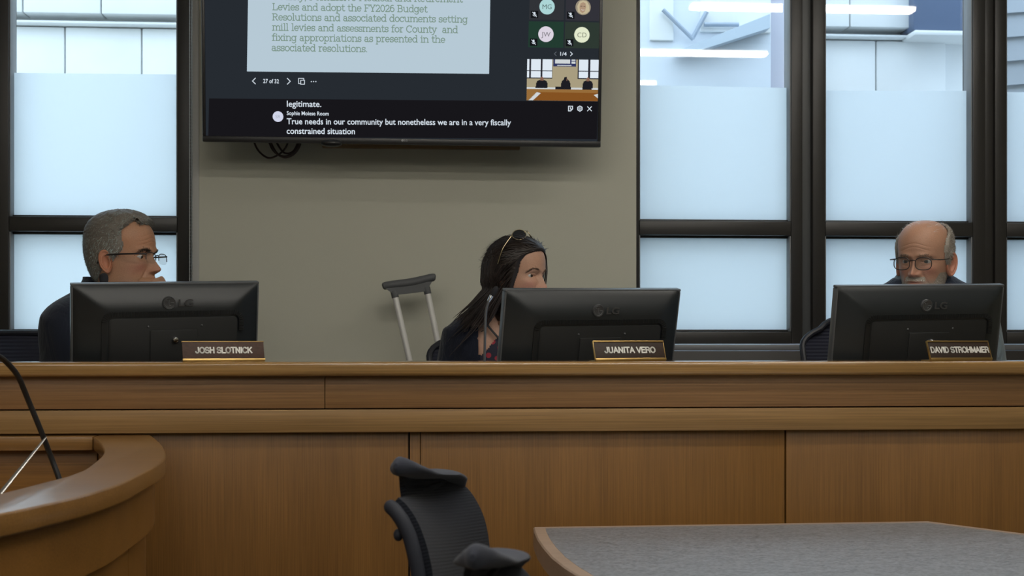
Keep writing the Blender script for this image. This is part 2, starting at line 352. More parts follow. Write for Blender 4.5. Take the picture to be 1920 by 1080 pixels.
# ------------------------------------------------------------------ windows
def glass_mat():
    m = bpy.data.materials.new('window_glass'); m.use_nodes = True; nt = m.node_tree; L = nt.links.new
    nt.nodes.remove(nt.nodes['Principled BSDF'])
    t = nt.nodes.new('ShaderNodeBsdfTransparent'); t.inputs[0].default_value = (.93,.96,.97,1)
    g = nt.nodes.new('ShaderNodeBsdfGlossy'); g.inputs['Roughness'].default_value = .02
    ge = nt.nodes.new('ShaderNodeNewGeometry')
    def M(op, a=None, b=None):
        n = nt.nodes.new('ShaderNodeMath'); n.operation = op
        for i, v in enumerate((a, b)):
            if v is None: continue
            if hasattr(v, 'links'): L(v, n.inputs[i])
            else: n.inputs[i].default_value = v
        return n.outputs[0]
    dt = nt.nodes.new('ShaderNodeVectorMath'); dt.operation = 'DOT_PRODUCT'; L(ge.outputs['Normal'], dt.inputs[0]); L(ge.outputs['Incoming'], dt.inputs[1])
    fr = M('MINIMUM', M('MULTIPLY_ADD', M('POWER', M('SUBTRACT', 1.0, M('ABSOLUTE', dt.outputs['Value'])), 5.0), .9), 1.0)
    fr.node.inputs[0].links[0].from_node.inputs[2].default_value = .075
    mx = nt.nodes.new('ShaderNodeMixShader'); L(fr, mx.inputs[0]); L(t.outputs[0], mx.inputs[1]); L(g.outputs[0], mx.inputs[2])
    L(mx.outputs[0], nt.nodes['Material Output'].inputs['Surface']); return m
def film_mat():
    m = bpy.data.materials.new('frosted_film'); m.use_nodes = True; nt = m.node_tree; L = nt.links.new
    nt.nodes.remove(nt.nodes['Principled BSDF'])
    t = nt.nodes.new('ShaderNodeBsdfTranslucent'); t.inputs[0].default_value = (.88,.94,.97,1)
    d = nt.nodes.new('ShaderNodeBsdfDiffuse'); d.inputs[0].default_value = (.8,.82,.82,1)
    mx = nt.nodes.new('ShaderNodeMixShader'); mx.inputs[0].default_value = .12
    L(t.outputs[0], mx.inputs[1]); L(d.outputs[0], mx.inputs[2]); L(mx.outputs[0], nt.nodes['Material Output'].inputs['Surface']); return m
M_glass = glass_mat(); M_film = film_mat()
ZB = Z(622, 1340, YG); ZT0, ZT1 = Z(441, 1340, YF), Z(414, 1340, YF)
def window(n, gl, gr, wl, wr, ftop):
    """gl, gr: sides of the glass; wl, wr: stile widths; ftop: height of the film's upper edge at each side"""
    w = bpy.data.objects.new('window_%d' % n, None); COL.objects.link(w); w['kind'] = 'structure'; ROOTM[w.name] = Matrix()
    f = MB(); y0, y1 = YF, YF+.10; zt = HEAD
    f.box(gl-wl, gl, y0, y1, SILL, zt, .004); f.box(gr, gr+wr, y0, y1, SILL, zt, .004)
    f.box(gl, gr, y0, y1, SILL, ZB, .004); f.box(gl, gr, y0, y1, ZT0, ZT1, .004); f.box(gl, gr, y0, y1, zt-.07, zt, .004)
    for c, d in ((ZB, ZB+.008), (ZT0-.008, ZT0), (ZT1, ZT1+.008)): f.box(gl, gr, YG-.022, YG+.02, c, d, .002)
    struct(f.build('window_frame', M_frame, w)); f = MB()
    for a, b in ((gl, gl+.004), (gr-.004, gr)):
        for c, d in ((ZB, ZT0), (ZT1, zt-.07)): f.box(a, b, YF+.006, YG+.02, c+.001, d-.001, .001)
    struct(f.build('glazing_bead', M_bead, w))
    for a, b in ((ZB, ZT0), (ZT1, zt-.07)):
        struct(MB().grid([[(gl, YG, a), (gr, YG, a)], [(gl, YG, b), (gr, YG, b)]]).build('glass_pane', M_glass, w))
    mb = MB(); yf = YG-.004
    mb.grid([[(gl+.003, yf, ZB+.003), (gr-.003, yf, ZB+.003)], [(gl+.003, yf, ZT0-.003), (gr-.003, yf, ZT0-.003)]])
    mb.grid([[(gl+.003, yf, ZT1+.003), (gr-.003, yf, ZT1+.003)], [(gl+.003, yf, ftop[0]), (gr-.003, yf, ftop[1])]])
    struct(mb.build('frosted_film', M_film, w)); return w
g1l, g1r = X(25, YG), X(332, YF)
window(1, g1l, g1r, .062, px0-g1r-.012, (Z(137, 25, YG), Z(140, 331, YG)))
g2l, g2r = X(1199, YF), X(1476, YG)
g2R = X(1505, YF)
window(2, g2l, g2r, .05, g2R-g2r, (Z(160, 1200, YG), Z(165, 1475, YG)))
g3l, g3r = X(1548, YF), X(1813, YG); g3L = X(1524, YF); g3R = X(1848, YF)
window(3, g3l, g3r, g3l-g3L, g3R-g3r, (Z(170, 1548, YG), Z(170.5, 1812, YG)))
g4l, g4r = X(1888, YF), X(2140, YG); g4L = X(1866, YF)
window(4, g4l, g4r, g4l-g4L, .06, (Z(173, 1888, YG), Z(176, 2140, YG)))
g0r = g1l-.075; g0l = X(-300, YG)
window(5, g0l, g0r-.02, .25, .05, (Z(134, -300, YG), Z(136, 0, YG)))
struct(MB().box(g2R, g3L, YF+.025, YF+.12, SILL, HEAD, .003).build('trim_1', M_frame2))
struct(MB().box(g3R+.002, g4L-.002, YF+.012, YF+.12, SILL, HEAD, .003).build('trim_2', M_frame))
struct(MB().box(g0r+.028, g1l-.062, YF+.012, YF+.12, SILL, HEAD, .003).build('trim_3', M_frame))
struct(MB().box(px0-.012, px0+.012, YW-.004, YW+.08, SILL, HEAD, .002).build('trim_4', M_trimw))
for i, (a, b) in enumerate(((XWL, px0-.014), (px1+.002, XWR))):
    struct(MB().box(a, b, YW-.012, YF+.1, SILL-.024, SILL-.002, .004).build('trim_%d' % (5+i), M_sill))
    struct(MB().box(a, b, YW-.008, YW, PLAT, SILL-.025, .003).build('trim_%d' % (7+i), M_apron))

# bead chain of a roller blind along the window edge
cx = X(357.5, YW+.03); zc0, zc1 = Z(655, 358, YW+.03), HEAD
mb = MB(); k = 150
for s in (-.006, .006):
    mb.tube([(cx+s*.4, YW+.03+s, zc0), (cx+s*.4, YW+.03+s, zc1)], .0016, 6)
    for i in range(k): mb.ball((cx+s*.4, YW+.03+s, zc0+(zc1-zc0)*i/(k-1)), .0026, 4)
tag(mb.build('blind_chain', M_trimw), 'thin bead chain hanging down the dark window edge near the television', 'blind chain')

# ------------------------------------------------------------------ outside
YE = 7.6
M_stone = mat('pale_limestone', (.78,.80,.80), .8, noise=.06, nscale=4, bump=.1)
M_stone2 = mat('grey_painted_panel', (.60,.65,.71), .7, noise=.08, nscale=3)
M_dkrefl = mat('dark_blue_glass', (.12,.16,.25), .25)
M_side = mat('grey_siding', (.36,.40,.46), .7, noise=.06, nscale=5)
M_steel = mat('blue_grey_steel', (.30,.36,.44), .5)
struct(MB().box(-12, 14, YW+.35, 30, -.1, 0).build('ground', mat('paving', (.45,.46,.46), .9, noise=.1, nscale=3)))
b = thing('stone_building', 'pale stone building seen through the clear upper panes', 'building', (0, YE, 0))
zl = Z(37, 180, YE); mb = MB()
def course(z0, z1, y, edges):
    for a, c in zip(edges[:-1], edges[1:]): mb.box(a+.004, c-.004, y, y+.3, z0+.003, z1-.003, .006)
def edges(first, step, lo, hi):
    e = [first]
    while e[0] > lo: e.insert(0, e[0]-step)
    while e[-1] < hi: e.append(e[-1]+step)
    return e
xe = X(1708, YE)
lo_e = edges(X(117, YE), X(262, YE)-X(117, YE), -5, xe-.1); up_e = edges(X(47, YE), X(193, YE)-X(47, YE), -5, xe-.1)
zz = zl
for i in range(6):
    course(zz-.52, zz-(.03 if i == 0 else 0), YE+.05, lo_e if i % 2 == 0 else up_e); zz -= .52
mb.box(-5.4, 6.5, YE+.1, YE+.5, 0, 4.2)
for i in range(3): course(zl+.02+.45*i, zl+.45*(i+1)+.02, YE-.05, up_e if i % 2 == 0 else lo_e)
mb.build('stone_courses', M_stone, b)
MB().box(-5.4, X(1800, YE), YE-.02, YE+.2, zl-.026, zl-.012, .004).build('ledge', M_stone, b)
o = MB().box(X(1710, YE-.1), X(1880, YE-.1), YE-.12, YE+.1, Z(58, 1740, YE-.1), 4.2, .01).build('window', M_dkrefl, b); o['label'] = 'dark blue window'  # dark slab put in for a reflection in the pane
MB().box(X(1710, YE-.1), X(1880, YE-.1), YE-.14, YE+.1, Z(69, 1740, YE-.1), Z(59, 1740, YE-.1), .01).build('window_sill', M_stone, b)
b = thing('glazed_bay', 'grey panelled bay outside with a bright panel and sloping braces', 'bay', (X(1330, 7.36), 7.36, 0))
ya = 7.36
MB().box(X(1130, ya), X(1446, ya), ya, YE-.07, 0, 3.6, .01).build('bay_panel', M_stone2, b)
MB().box(X(1446, ya)+.002, X(1530, ya), ya+.10, YE-.07, 0, 3.6, .01).build('end_panel', mat('lavender_grey_panel', (.50,.50,.57), .7), b)
MB().box(X(1218, ya), X(1262, ya), ya-.02, ya+.05, Z(77, 1240, ya), 3.5, .006).build('light_panel', M_stone, b)  # bright slab put in for a reflection of the room in the glass
mb = MB(); mb.box(X(1312, ya), X(1444, ya), ya-.02, ya+.05, Z(62, 1380, ya), 3.5, .006); mb.build('light_panel', M_stone, b)
for q in (((1243,18),(1300,74)), ((1325,22),(1298,72)), ((1320,46),(1385,46))):
    a, c = [PY(u[0], u[1], ya-.05) for u in q]; MB().tube([a, c], .012, 8).build('brace', M_steel, b)
A = [PY(u, v, ya-.12) for u, v in ((1270,95),(1444,26),(1444,52),(1300,98))]
B2 = [p+Vector((0,.1,0)) for p in A]
MB().add(A+B2, [(0,1,2,3),(7,6,5,4),(0,4,5,1),(1,5,6,2),(2,6,7,3),(3,7,4,0)]).build('sloping_roof', mat('pale_blue_roof', (.46,.54,.62), .5), b)
ys = 6.2
b = thing('clapboard_shed', 'grey clapboard wall outside the farthest window', 'shed', (X(1960, ys), ys, 0)); mb = MB()
for i in range(34):
    z0 = i*.115; x0, x1 = X(1870, ys), X(2500, ys)
    v = [(x0, ys, z0), (x0, ys-.022, z0), (x0, ys-.002, z0+.118), (x0, ys, z0+.118)]; v2 = [(x1, a[1], a[2]+.15) for a in v]
    mb.add(v+v2, [(0,1,2,3),(7,6,5,4),(0,4,5,1),(1,5,6,2),(2,6,7,3),(3,7,4,0)])
mb.build('siding', M_side, b)
MB().box(X(1870, ys), X(2500, ys), ys, ys+.12, 0, 4.0, .01).build('wall', M_side, b)

# ------------------------------------------------------------------ pendant lamps (a few mirrored in the panes, more added behind the camera)
M_tube = emis('lamp_diffuser', (255,255,255), 1.0)
_e = [n for n in M_tube.node_tree.nodes if n.type == 'EMISSION'][0]; _e.inputs['Color'].default_value = (*LAMP_COLOR, 1); _e.inputs['Strength'].default_value = LAMP_STRENGTH
M_hous = mat('lamp_housing', (.6,.6,.58), .4)
def lamp(x, y, z, ln=1.2):
    t = thing('pendant_light', 'long pendant lamp hanging from the ceiling', 'lamp', (x, y, z), 0, 'pendant lamps of the room')
    MB().box(x-ln/2, x+ln/2, y-.045, y+.045, z+.012, z+.05, .008).build('housing', M_hous, t)
    MB().box(x-ln/2+.01, x+ln/2-.01, y-.04, y+.04, z-.012, z+.011, .006).build('diffuser', M_tube, t)
    for s in (-.4, .4): MB().tube([(x+s, y, z+.05), (x+s, y, CEIL)], .003, 6).build('cable', M_hous, t)
def mirrored(px, py, zl):                # a lamp whose image in the glass falls on a photo point
    Zc = (zl-EYE)*FPX/(HOR-py); v = P(px, py, Zc); return v.x, 2*YG-v.y
ZL = 2.85
xa, ya_ = mirrored(1505, 16, ZL); xb, yb_ = mirrored(1440, 102, ZL); xc, yc_ = mirrored(1232, 157, ZL)
lamp(xa, ya_, ZL, 1.15); pass
lamp(xb-.6, yb_, ZL); lamp(xb-1.9, yb_, ZL)
lamp(xc-.6, yc_, ZL); lamp(xc-1.9, yc_, ZL); lamp(xc-3.2, yc_-1.1, ZL)
for y in (-.4, -2.2):  # unseen rows added behind the camera to light the room
    for x in (-2.4, 0, 2.4): lamp(x, y, ZL)
# ------------------------------------------------------------------ the dais
M_top = wood('oak_counter', lin((118,88,48)), lin((178,138,84)), 'x', .16, coat=.8)
M_fas = wood('oak_fascia', lin((106,76,46)), lin((160,120,78)), 'x', .42, fine=.9)
M_rail = wood('oak_rail', lin((114,86,50)), lin((174,136,86)), 'x', .42, fine=.9)
M_pan = wood('oak_panel', lin((98,66,27)), lin((150,106,52)), 'z', .36, fine=1.6)
M_bench = wood('oak_ledge', lin((108,76,38)), lin((156,114,62)), 'x', .30, coat=.5)
M_bench2 = wood('oak_bench_side', lin((104,70,28)), lin((154,108,52)), 'x', .36)
M_gap = mat('dark_gap', (.012,.008,.005), .8)
YD = 3.40*cP; CT = EYE-.0545                        # counter front and counter top
XD0, XD1 = -2.6, 2.75
d = thing('dais', 'long panelled oak dais with a glossy counter in front of the seated people', 'dais', (0, YD+.2, 0))
zf = lambda py: Z(py, 960, YD)
ct_bot = zf(705)
MB().box(XD0, XD1, YD, YD+.17, ct_bot, CT, .009, seg=4).build('countertop', M_top, d)
yf = YD+.03; z1 = Z(765.5, 960, yf); sx = X(609, yf)
MB().box(XD0, sx-.0006, yf, yf+.03, z1+.0015, ct_bot-.0005, .0015).build('fascia_board', M_fas, d)
MB().box(sx+.0006, XD1, yf+.0006, yf+.03, z1+.0015, ct_bot-.0005, .0015).build('fascia_board', M_fas, d)
yr = YD+.022; z2 = Z(809.5, 960, yr)
MB().box(XD0, XD1, yr, yr+.03, z2, z1-.0015, .003).build('rail', M_rail, d)
yp = YD+.046
xs = [XD0, X(767, yp), X(1473, yp), XD1]
MB().box(xs[0], xs[1]-.002, yp, yp+.02, .06, z2-.001, .0015).build('panel', M_pan, d)
xst = X(788, yp)
MB().box(xs[1]+.002, xst, yp+.003, yp+.02, .06, z2-.001, .0015).build('stile', M_pan, d)
MB().box(xst+.0012, xs[2]-.0018, yp+.002, yp+.02, .06, z2-.001, .0015).build('panel', M_pan, d)
MB().box(xs[2]+.0018, xs[3], yp, yp+.02, .06, z2-.001, .0015).build('panel', M_pan, d)
MB().box(XD0, XD1, yp+.005, yp+.03, 0, .058, .002).build('plinth', mat('dark_plinth', (.03,.02,.012), .5), d)
DESK = PLAT+.74
mb = MB(); mb.box(XD0, XD1, yp+.021, YD+.10, 0, ct_bot-.002); mb.build('carcass', M_gap, d)
MB().box(XD0, XD1, YD+.10, YD+.17, DESK+.001, ct_bot-.001).build('pigeonhole_box', M_pan, d)
DESKB = YD+.40
MB().box(XD0, XD1, YD+.10, DESKB, DESK-.035, DESK, .004).build('worktop', M_top, d)
for x in (XD0, -1.9, -.40, .85, 2.15, XD1-.04): MB().box(x, x+.04, YD+.12, DESKB-.06, PLAT, DESK-.036).build('support_panel', M_pan, d)

# ------------------------------------------------------------------ curved ledge desk
HB = .238; ZT = EYE-HB
outer = [PZ(u, v, ZT) for u, v in ((281,816),(292,822.5),(301,831),(308,841),(311,852),(309,860),(301,868),(287,877),(269,886),(250,896),(228,906),(196,917),(163,927),(122,937),(81,946),(0,963))]
inner = [PZ(u, v, ZT) for u, v in ((175,819),(184,826),(191,835),(195,845),(192,853),(183,862),(173,870),(159,880),(142,887),(122,894),(81,904.5),(0,925))]
# carry both curves on towards the viewer's side, out of the frame
def extend(c, k=9):
    a, b = c[-2], c[-1]; dr = (b-a).normalized(); ang = 0; p = b.copy(); out = list(c)
    for i in range(k):
        q = dr.copy(); q.rotate(Euler((0,0,-math.radians(9)*(i+1)))); p = p+q*.14; out.append(p.copy())
    return out
outer = extend(outer); inner = extend(inner)
YBK = YD+.021-.002                                  # back of the ledge against the dais rail
outer[0].y = YBK; outer = smooth_path(outer, 4); 
inner = smooth_path(inner, 4)
def flat(c, z): return [(p[0], p[1]) for p in c]
lastI, lastO = inner[-1], outer[-1]
ledge_poly = flat(outer, 0)+[(lastI.x, lastI.y)]+flat(inner[::-1], 0)
backY = YBK; bx = inner[0]
ledge_poly += [(bx.x-.001, backY)]
bn = thing('curved_desk', 'curved oak desk with a raised ledge joining the dais front', 'desk', (-1.3, 2.6, 0))
TH = .034
mb = MB(); mb.prism(ledge_poly, ZT-TH, ZT, .004, seg=3); mb.build('ledge', M_bench, bn)
MB().box(XD0+.05, bx.x-.003, inner[0].y+.005, backY, ZT-TH, ZT, .003).build('back_rail', M_bench, bn)
def offset(c, dist):
    out = []
    for i in range(len(c)):
        a, b = c[max(0,i-1)], c[min(len(c)-1,i+1)]; t = (Vector((b[0]-a[0], b[1]-a[1]))).normalized(); n = Vector((t.y, -t.x)); out.append((c[i][0]+n.x*dist, c[i][1]+n.y*dist))
    return out
def wallstrip(mb, c, th, z0, z1):
    A = offset(c, 0); B = offset(c, th); n = len(A)
    vs = [(p[0],p[1],z0) for p in A]+[(p[0],p[1],z1) for p in A]+[(p[0],p[1],z0) for p in B]+[(p[0],p[1],z1) for p in B]; fs = []
    for i in range(n-1): fs += [(i,i+1,n+i+1,n+i), (2*n+i,3*n+i,3*n+i+1,2*n+i+1), (n+i,n+i+1,3*n+i+1,3*n+i), (i,2*n+i,2*n+i+1,i+1)]
    fs += [(0,n,3*n,2*n), (n-1,3*n-1,4*n-1,2*n-1)]; mb.add(vs, fs)
sgn = 1 if (offset(outer, .02)[20][0] < outer[20].x) else -1
fas = [Vector((p[0], p[1], 0)) for p in offset(outer, sgn*.022)]; fas = [p for p in fas if p.y < YD+.015]
zfa = ZT-TH-.10
mb = MB(); wallstrip(mb, fas, sgn*.02, zfa, ZT-TH-.0005); mb.build('fascia', M_bench2, bn)
low = [Vector((p[0], p[1], 0)) for p in offset(outer, sgn*.040)]; low = [p for p in low if p.y < YD+.015]
# split the lower panelling where the photo shows a dark seam
ks = min(range(len(low)), key=lambda i: abs(pix((low[i].x, low[i].y, .8))[0]-240) + (0 if low[i].y < 2.9 else 999))
for seg in (low[:ks+1], low[ks:]):
    if len(seg) > 2:
        s2 = list(seg)
        if seg[0] is not low[0]: s2[0] = s2[0].lerp(s2[1], .12)
        mb = MB(); wallstrip(mb, s2, sgn*.02, .02, zfa-.0005); mb.build('lower_panel', M_bench2, bn)
inn = [Vector((p[0], p[1], 0)) for p in offset(inner, -sgn*.004)]
mb = MB(); wallstrip(mb, [Vector((p[0],p[1],0)) for p in offset(inner, -sgn*.012)], -sgn*.018, .72, ZT-TH-.0005); mb.build('inner_panel', M_bench2, bn)
desk_poly = [(p[0], p[1]) for p in offset(inner, sgn*.001)]
dp = [(p[0], p[1]) for p in offset(inner, -sgn*.010)]+[(-2.4, inner[-1].y), (-2.4, YBK-.001), (inner[0].x, YBK-.001)]
MB().prism(dp, .70, .735, .003).build('worktop', M_bench, bn)
MB().box(XD0+.05, inner[0].x, YD+.004, YD+.019, .736, ZT-TH-.0005, .002).build('back_panel', M_bench2, bn)

# ------------------------------------------------------------------ table
def laminate():
    m = mat('speckled_laminate', (.20,.205,.21), .55, spec=1.0, coat=1.0); nt = m.node_tree; nt.nodes['Principled BSDF'].inputs['Coat Roughness'].default_value = .50; nt = m.node_tree; b = nt.nodes['Principled BSDF']; L = nt.links.new
    tc = nt.nodes.new('ShaderNodeTexCoord'); mp = nt.nodes.new('ShaderNodeMapping'); mp.inputs['Scale'].default_value = (1,1.6,1)
    n1 = nt.nodes.new('ShaderNodeTexNoise'); n1.inputs['Scale'].default_value = 130; n1.inputs['Detail'].default_value = 6
    n2 = nt.nodes.new('ShaderNodeTexNoise'); n2.inputs['Scale'].default_value = 28; n2.inputs['Detail'].default_value = 3
    L(tc.outputs['Object'], mp.inputs['Vector']); L(mp.outputs[0], n1.inputs['Vector']); L(mp.outputs[0], n2.inputs['Vector'])
    ad = nt.nodes.new('ShaderNodeMath'); ad.operation = 'MULTIPLY_ADD'; ad.inputs[1].default_value = .4; L(n2.outputs['Fac'], ad.inputs[0]); L(n1.outputs['Fac'], ad.inputs[2])
    rp = nt.nodes.new('ShaderNodeValToRGB'); rp.color_ramp.elements[0].position = .5; rp.color_ramp.elements[1].position = .82
    rp.color_ramp.elements[0].color = (.06,.066,.078,1); rp.color_ramp.elements[1].color = (.25,.27,.305,1)
    L(ad.outputs[0], rp.inputs[0]); L(rp.outputs[0], b.inputs['Base Color']); return m
TZ = .75
tp = [PZ(u, v, TZ) for u, v in ((1740,977),(1000,988),(1002,997),(1008,1011),(1019,1027),(1035,1045),(1058,1063),(1090,1083),(1140,1112),(1230,1160))]
c0 = PZ(1920,1000,TZ); c1 = c0+(c0-tp[0])*.55
poly = [(p.x, p.y) for p in tp]+[(tp[-1].x+.35, 1.35), (1.45, 1.35), (1.75, 1.7), (c1.x, c1.y)]
poly = poly[::-1]
area = sum(poly[i][0]*poly[(i+1)%len(poly)][1]-poly[(i+1)%len(poly)][0]*poly[i][1] for i in range(len(poly)))
if area < 0: poly = poly[::-1]
def inset(poly, d):
    out = []; n = len(poly)
    for i in range(n):
        p0, p1, p2 = Vector(poly[i-1]), Vector(poly[i]), Vector(poly[(i+1) % n])
        n1 = (p1-p0).normalized(); n2 = (p2-p1).normalized(); m1 = Vector((-n1.y, n1.x)); m2 = Vector((-n2.y, n2.x))
        q = (m1+m2); q = q/max(.5, q.dot(q)/2); out.append((p1.x+q.x*d, p1.y+q.y*d))
    return out
t = thing('meeting_table', 'grey speckled laminate table with pale wood edge in front of the dais', 'table', (.8, 2.3, 0))
M_edge = wood('pale_wood_edge', lin((150,128,110)), lin((184,162,144)), 'x', .4)
ins = inset(poly, .028)
mb = MB(); n = len(poly); zb = TZ-.045
vs = [(p[0],p[1],zb) for p in poly]+[(p[0],p[1],TZ-.003) for p in poly]+[(p[0],p[1],TZ) for p in inset(poly,.003)]+[(p[0],p[1],TZ) for p in ins]+[(p[0],p[1],zb) for p in ins]
fs = []
for k in range(4): fs += [(k*n+i, k*n+(i+1)%n, (k+1)*n+(i+1)%n, (k+1)*n+i) for i in range(n)]
fs += [(4*n+i, 4*n+(i+1)%n, (i+1)%n, i) for i in range(n)]
mb.add(vs, fs); mb.build('edge_band', M_edge, t)
MB().prism(ins, zb+.002, TZ+.0004).build('tabletop', laminate(), t)
M_leg = mat('dark_table_leg', (.05,.048,.045), .45)
for x, y in ((1.0, 1.95), (.95, 2.75), (1.45, 2.3)):
    mb = MB(); mb.tube([(x, y, .03), (x, y, zb)], .035, 16); mb.lathe([(.0,.0),(.22,.0),(.22,.012),(.06,.03),(.035,.035)], Matrix.Translation((x, y, 0)), 24); mb.build('leg', M_leg, t)
# ------------------------------------------------------------------ wall television
M_black = mat('black_plastic', (.012,.012,.013), .35)
psi, til, rol = 0.0, math.radians(5), math.radians(.2)
n_ = Vector((math.sin(psi), -math.cos(psi), 0)); r_ = Vector((math.cos(psi), math.sin(psi), 0)); u_ = Vector((0,0,1))*math.cos(til)+n_*math.sin(til)
rr = r_*math.cos(rol)-u_*math.sin(rol); uu = u_*math.cos(rol)+r_*math.sin(rol); nn = rr.cross(uu)
BL = P(380, 265.5, 4.52)
lo, hi = .8, 2.0
for _ in range(40):
    W_tv = (lo+hi)/2
    if pix(BL+rr*W_tv)[0] < 1126: lo = W_tv
    else: hi = W_tv
H_tv = W_tv*.575
def ray_plane(px, py, o, n):
    a = Vector((0,0,EYE)); d = P(px, py, 1.0)-a; return a+d*((o-a).dot(n)/d.dot(n))
SCR = BL+nn*.0  # front plane of the screen
def tv(px, py, k=0):                     # point of the screen surface, lifted k layers
    return ray_plane(px, py, SCR, nn)+nn*(.0005*k)
MT = Matrix(((rr.x,uu.x,nn.x,BL.x),(rr.y,uu.y,nn.y,BL.y),(rr.z,uu.z,nn.z,BL.z),(0,0,0,1)))
t = thing('television', 'large wall mounted television showing a shared slide and live captions', 'television', BL+rr*W_tv/2)
mb = MB(); b_ = .011; bb = .020
for a in ((0,W_tv,0,bb),(0,W_tv,H_tv-b_,H_tv),(0,b_,bb,H_tv-b_),(W_tv-b_,W_tv,bb,H_tv-b_)): mb.box(a[0],a[1],a[2],a[3],-.03,.004,.002,M=MT)
mb.build('bezel', M_black, t)
MB().box(.004,W_tv-.004,.004,H_tv-.004,-.045,-.03,.006,M=MT).box(.2,W_tv-.2,.08,H_tv-.2,-.07,-.045,.01,M=MT).build('back_cover', M_black, t)
M_scr = emis('screen_dark', (38,43,49)); M_slide = emis('screen_slide', (182,201,213)); M_stext = emis('screen_slide_text', (122,146,132))
M_cap = emis('screen_caption_bar', (23,22,26)); M_white = emis('screen_white', (214,224,234)); M_dim = emis('screen_dim', (92,98,106)); M_badge = emis('screen_badge', (20,22,25))
scr = MB().add([MT@Vector(p) for p in ((b_,bb,-.002),(W_tv-b_,bb,-.002),(W_tv-b_,H_tv-b_,-.002),(b_,H_tv-b_,-.002))], [(0,1,2,3)]).build('screen', M_scr, t)
def quad(mb, pts, k, m=0): return mb.add([tv(p[0], p[1], k) for p in pts], [tuple(range(len(pts)))], m)
def dirs(px, py): return tv(px,py), (tv(px+20,py)-tv(px,py)), (tv(px,py-20)-tv(px,py))
def line(mb, s, xl, yl, xr, yr, cap, k, slab=False, bold=0.0, m=0):
    o = tv(xl, yl, k); e = tv(xr, yr, k); ux = (e-o); w = ux.length; ux.normalize(); uy = nn.cross(ux); h = (tv(xl, yl-cap, k)-o).length
    if slab: put_slab(mb, s, o, ux, uy, w, h, m)
    else: put_text(mb, s, o, ux, uy, w, h, bold, m)
def disc(mb, cx, cy, r, k, m=0, n=28):
    c = tv(cx, cy, k); a = (tv(cx+r, cy, k)-c).length
    return mb.add([c+rr*(a*math.cos(2*math.pi*i/n))+uu*(a*math.sin(2*math.pi*i/n)) for i in range(n)], [tuple(range(n))], m)
def stroke(mb, pts, w, k, m=0):
    for a, b in zip(pts[:-1], pts[1:]):
        d = Vector((b[0]-a[0], b[1]-a[1])); d.normalize(); q = Vector((-d.y, d.x))*w/2; e = d*w*.35
        quad(mb, [(a[0]-e.x-q.x,a[1]-e.y-q.y),(b[0]+e.x-q.x,b[1]+e.y-q.y),(b[0]+e.x+q.x,b[1]+e.y+q.y),(a[0]-e.x+q.x,a[1]-e.y+q.y)], k, m)
sl = quad(MB(), [(463,134),(917,138.5),(921,-112),(467,-118)], 1).build('shared_slide', M_slide, t)
mb = MB()
for a in (('County, Permissive Medical and Retirement',511,-1,867.5,4.2),('Levies and adopt the FY2026 Budget',511,18.6,801.5,23),('Resolutions and associated documents setting',510.5,37.8,877,42.2),
          ('mill levies and assessments for County  and',510.5,56.8,858.7,61.8),('fixing appropriations as presented in the',510,76,835,80),('associated resolutions.',509.5,95.2,690,97.6)):
    line(mb, a[0], a[1], a[2], a[3], a[4], 8.6, 2, slab=True)
mb.build('slide_text', M_stext, sl)
cb = quad(MB(), [(392,184.5),(1121,190.5),(1119,261),(390.5,256)], 1).build('caption_bar', M_cap, t)
mb = MB()
line(mb,'legitimate.',538,200,602.5,200.6,11.2,2,bold=.012); line(mb,'Sophie Moiese Room',537.8,215.6,616.5,216.6,7.2,2,bold=.015)
line(mb,'True needs in our community but nonetheless we are in a very fiscally',537.8,232.8,958,235,11,2,bold=.012); line(mb,'constrained situation',537.6,250.8,665.6,251.6,11.2,2,bold=.012)
mb.build('caption_text', M_white, cb)
av = disc(MB(), 521.3, 218.6, 10, 2).build('avatar', emis('avatar_lilac', (208,212,232)), cb)
mb = MB(); line(mb,'SR',516.5,221.6,526,221.8,6,3); mb.build('initials', emis('initials_grey', (168,176,190)), av)
mb = MB(); stroke(mb,[(479,146.5),(473.5,152),(479,157.5)],1.5,2); mb.build('previous_arrow', M_white, t)
mb = MB(); stroke(mb,[(538.8,147),(544.3,152.5),(538.8,158)],1.5,2); mb.build('next_arrow', M_white, t)
mb = MB(); line(mb,'27 of 32',493.5,155.6,523,156.2,7.6,2,bold=.014); mb.build('page_counter', M_white, t)
mb = MB(); stroke(mb,[(562.8,157),(560,157),(560,147),(569.5,147),(569.5,149.6)],1.3,2); stroke(mb,[(563.8,150.5),(571,150.5),(571,158),(563.8,158),(563.8,150.5)],1.3,2); mb.build('copy_icon', M_white, t)
mb = MB(); [disc(mb, x, 153, 1.1, 2, n=10) for x in (583.8,588,592.2)]; mb.build('more_icon', M_white, t)
mb = MB(); stroke(mb,[(1066,199.3),(1073.5,199.3),(1073.5,204),(1070,208),(1066,208),(1066,199.3)],1.7,2); stroke(mb,[(1069.5,201.5),(1069.5,204.6),(1072,204.6)],1.2,2); mb.build('history_icon', M_white, cb)
mb = MB(); pg = [(1087.2+4.6*math.cos(math.radians(a)), 203.7+4.8*math.sin(math.radians(a))) for a in range(30,391,60)]; stroke(mb,pg,1.8,2); pg = [(1087.2+1.7*math.cos(math.radians(a)), 203.7+1.7*math.sin(math.radians(a))) for a in range(0,361,45)]; stroke(mb,pg,1,2); mb.build('settings_icon', M_white, cb)
mb = MB(); stroke(mb,[(1101.5,200),(1109,208)],1.5,2); stroke(mb,[(1109,200),(1101.5,208)],1.5,2); mb.build('close_icon', M_white, cb)
mb = MB(); stroke(mb,[(1043,97.4),(1039.3,101),(1043,104.6)],1.2,2); mb.build('previous_arrow', M_dim, t)
mb = MB(); stroke(mb,[(1069.5,97.6),(1073.2,101.2),(1069.5,104.8)],1.4,2); mb.build('next_arrow', M_white, t)
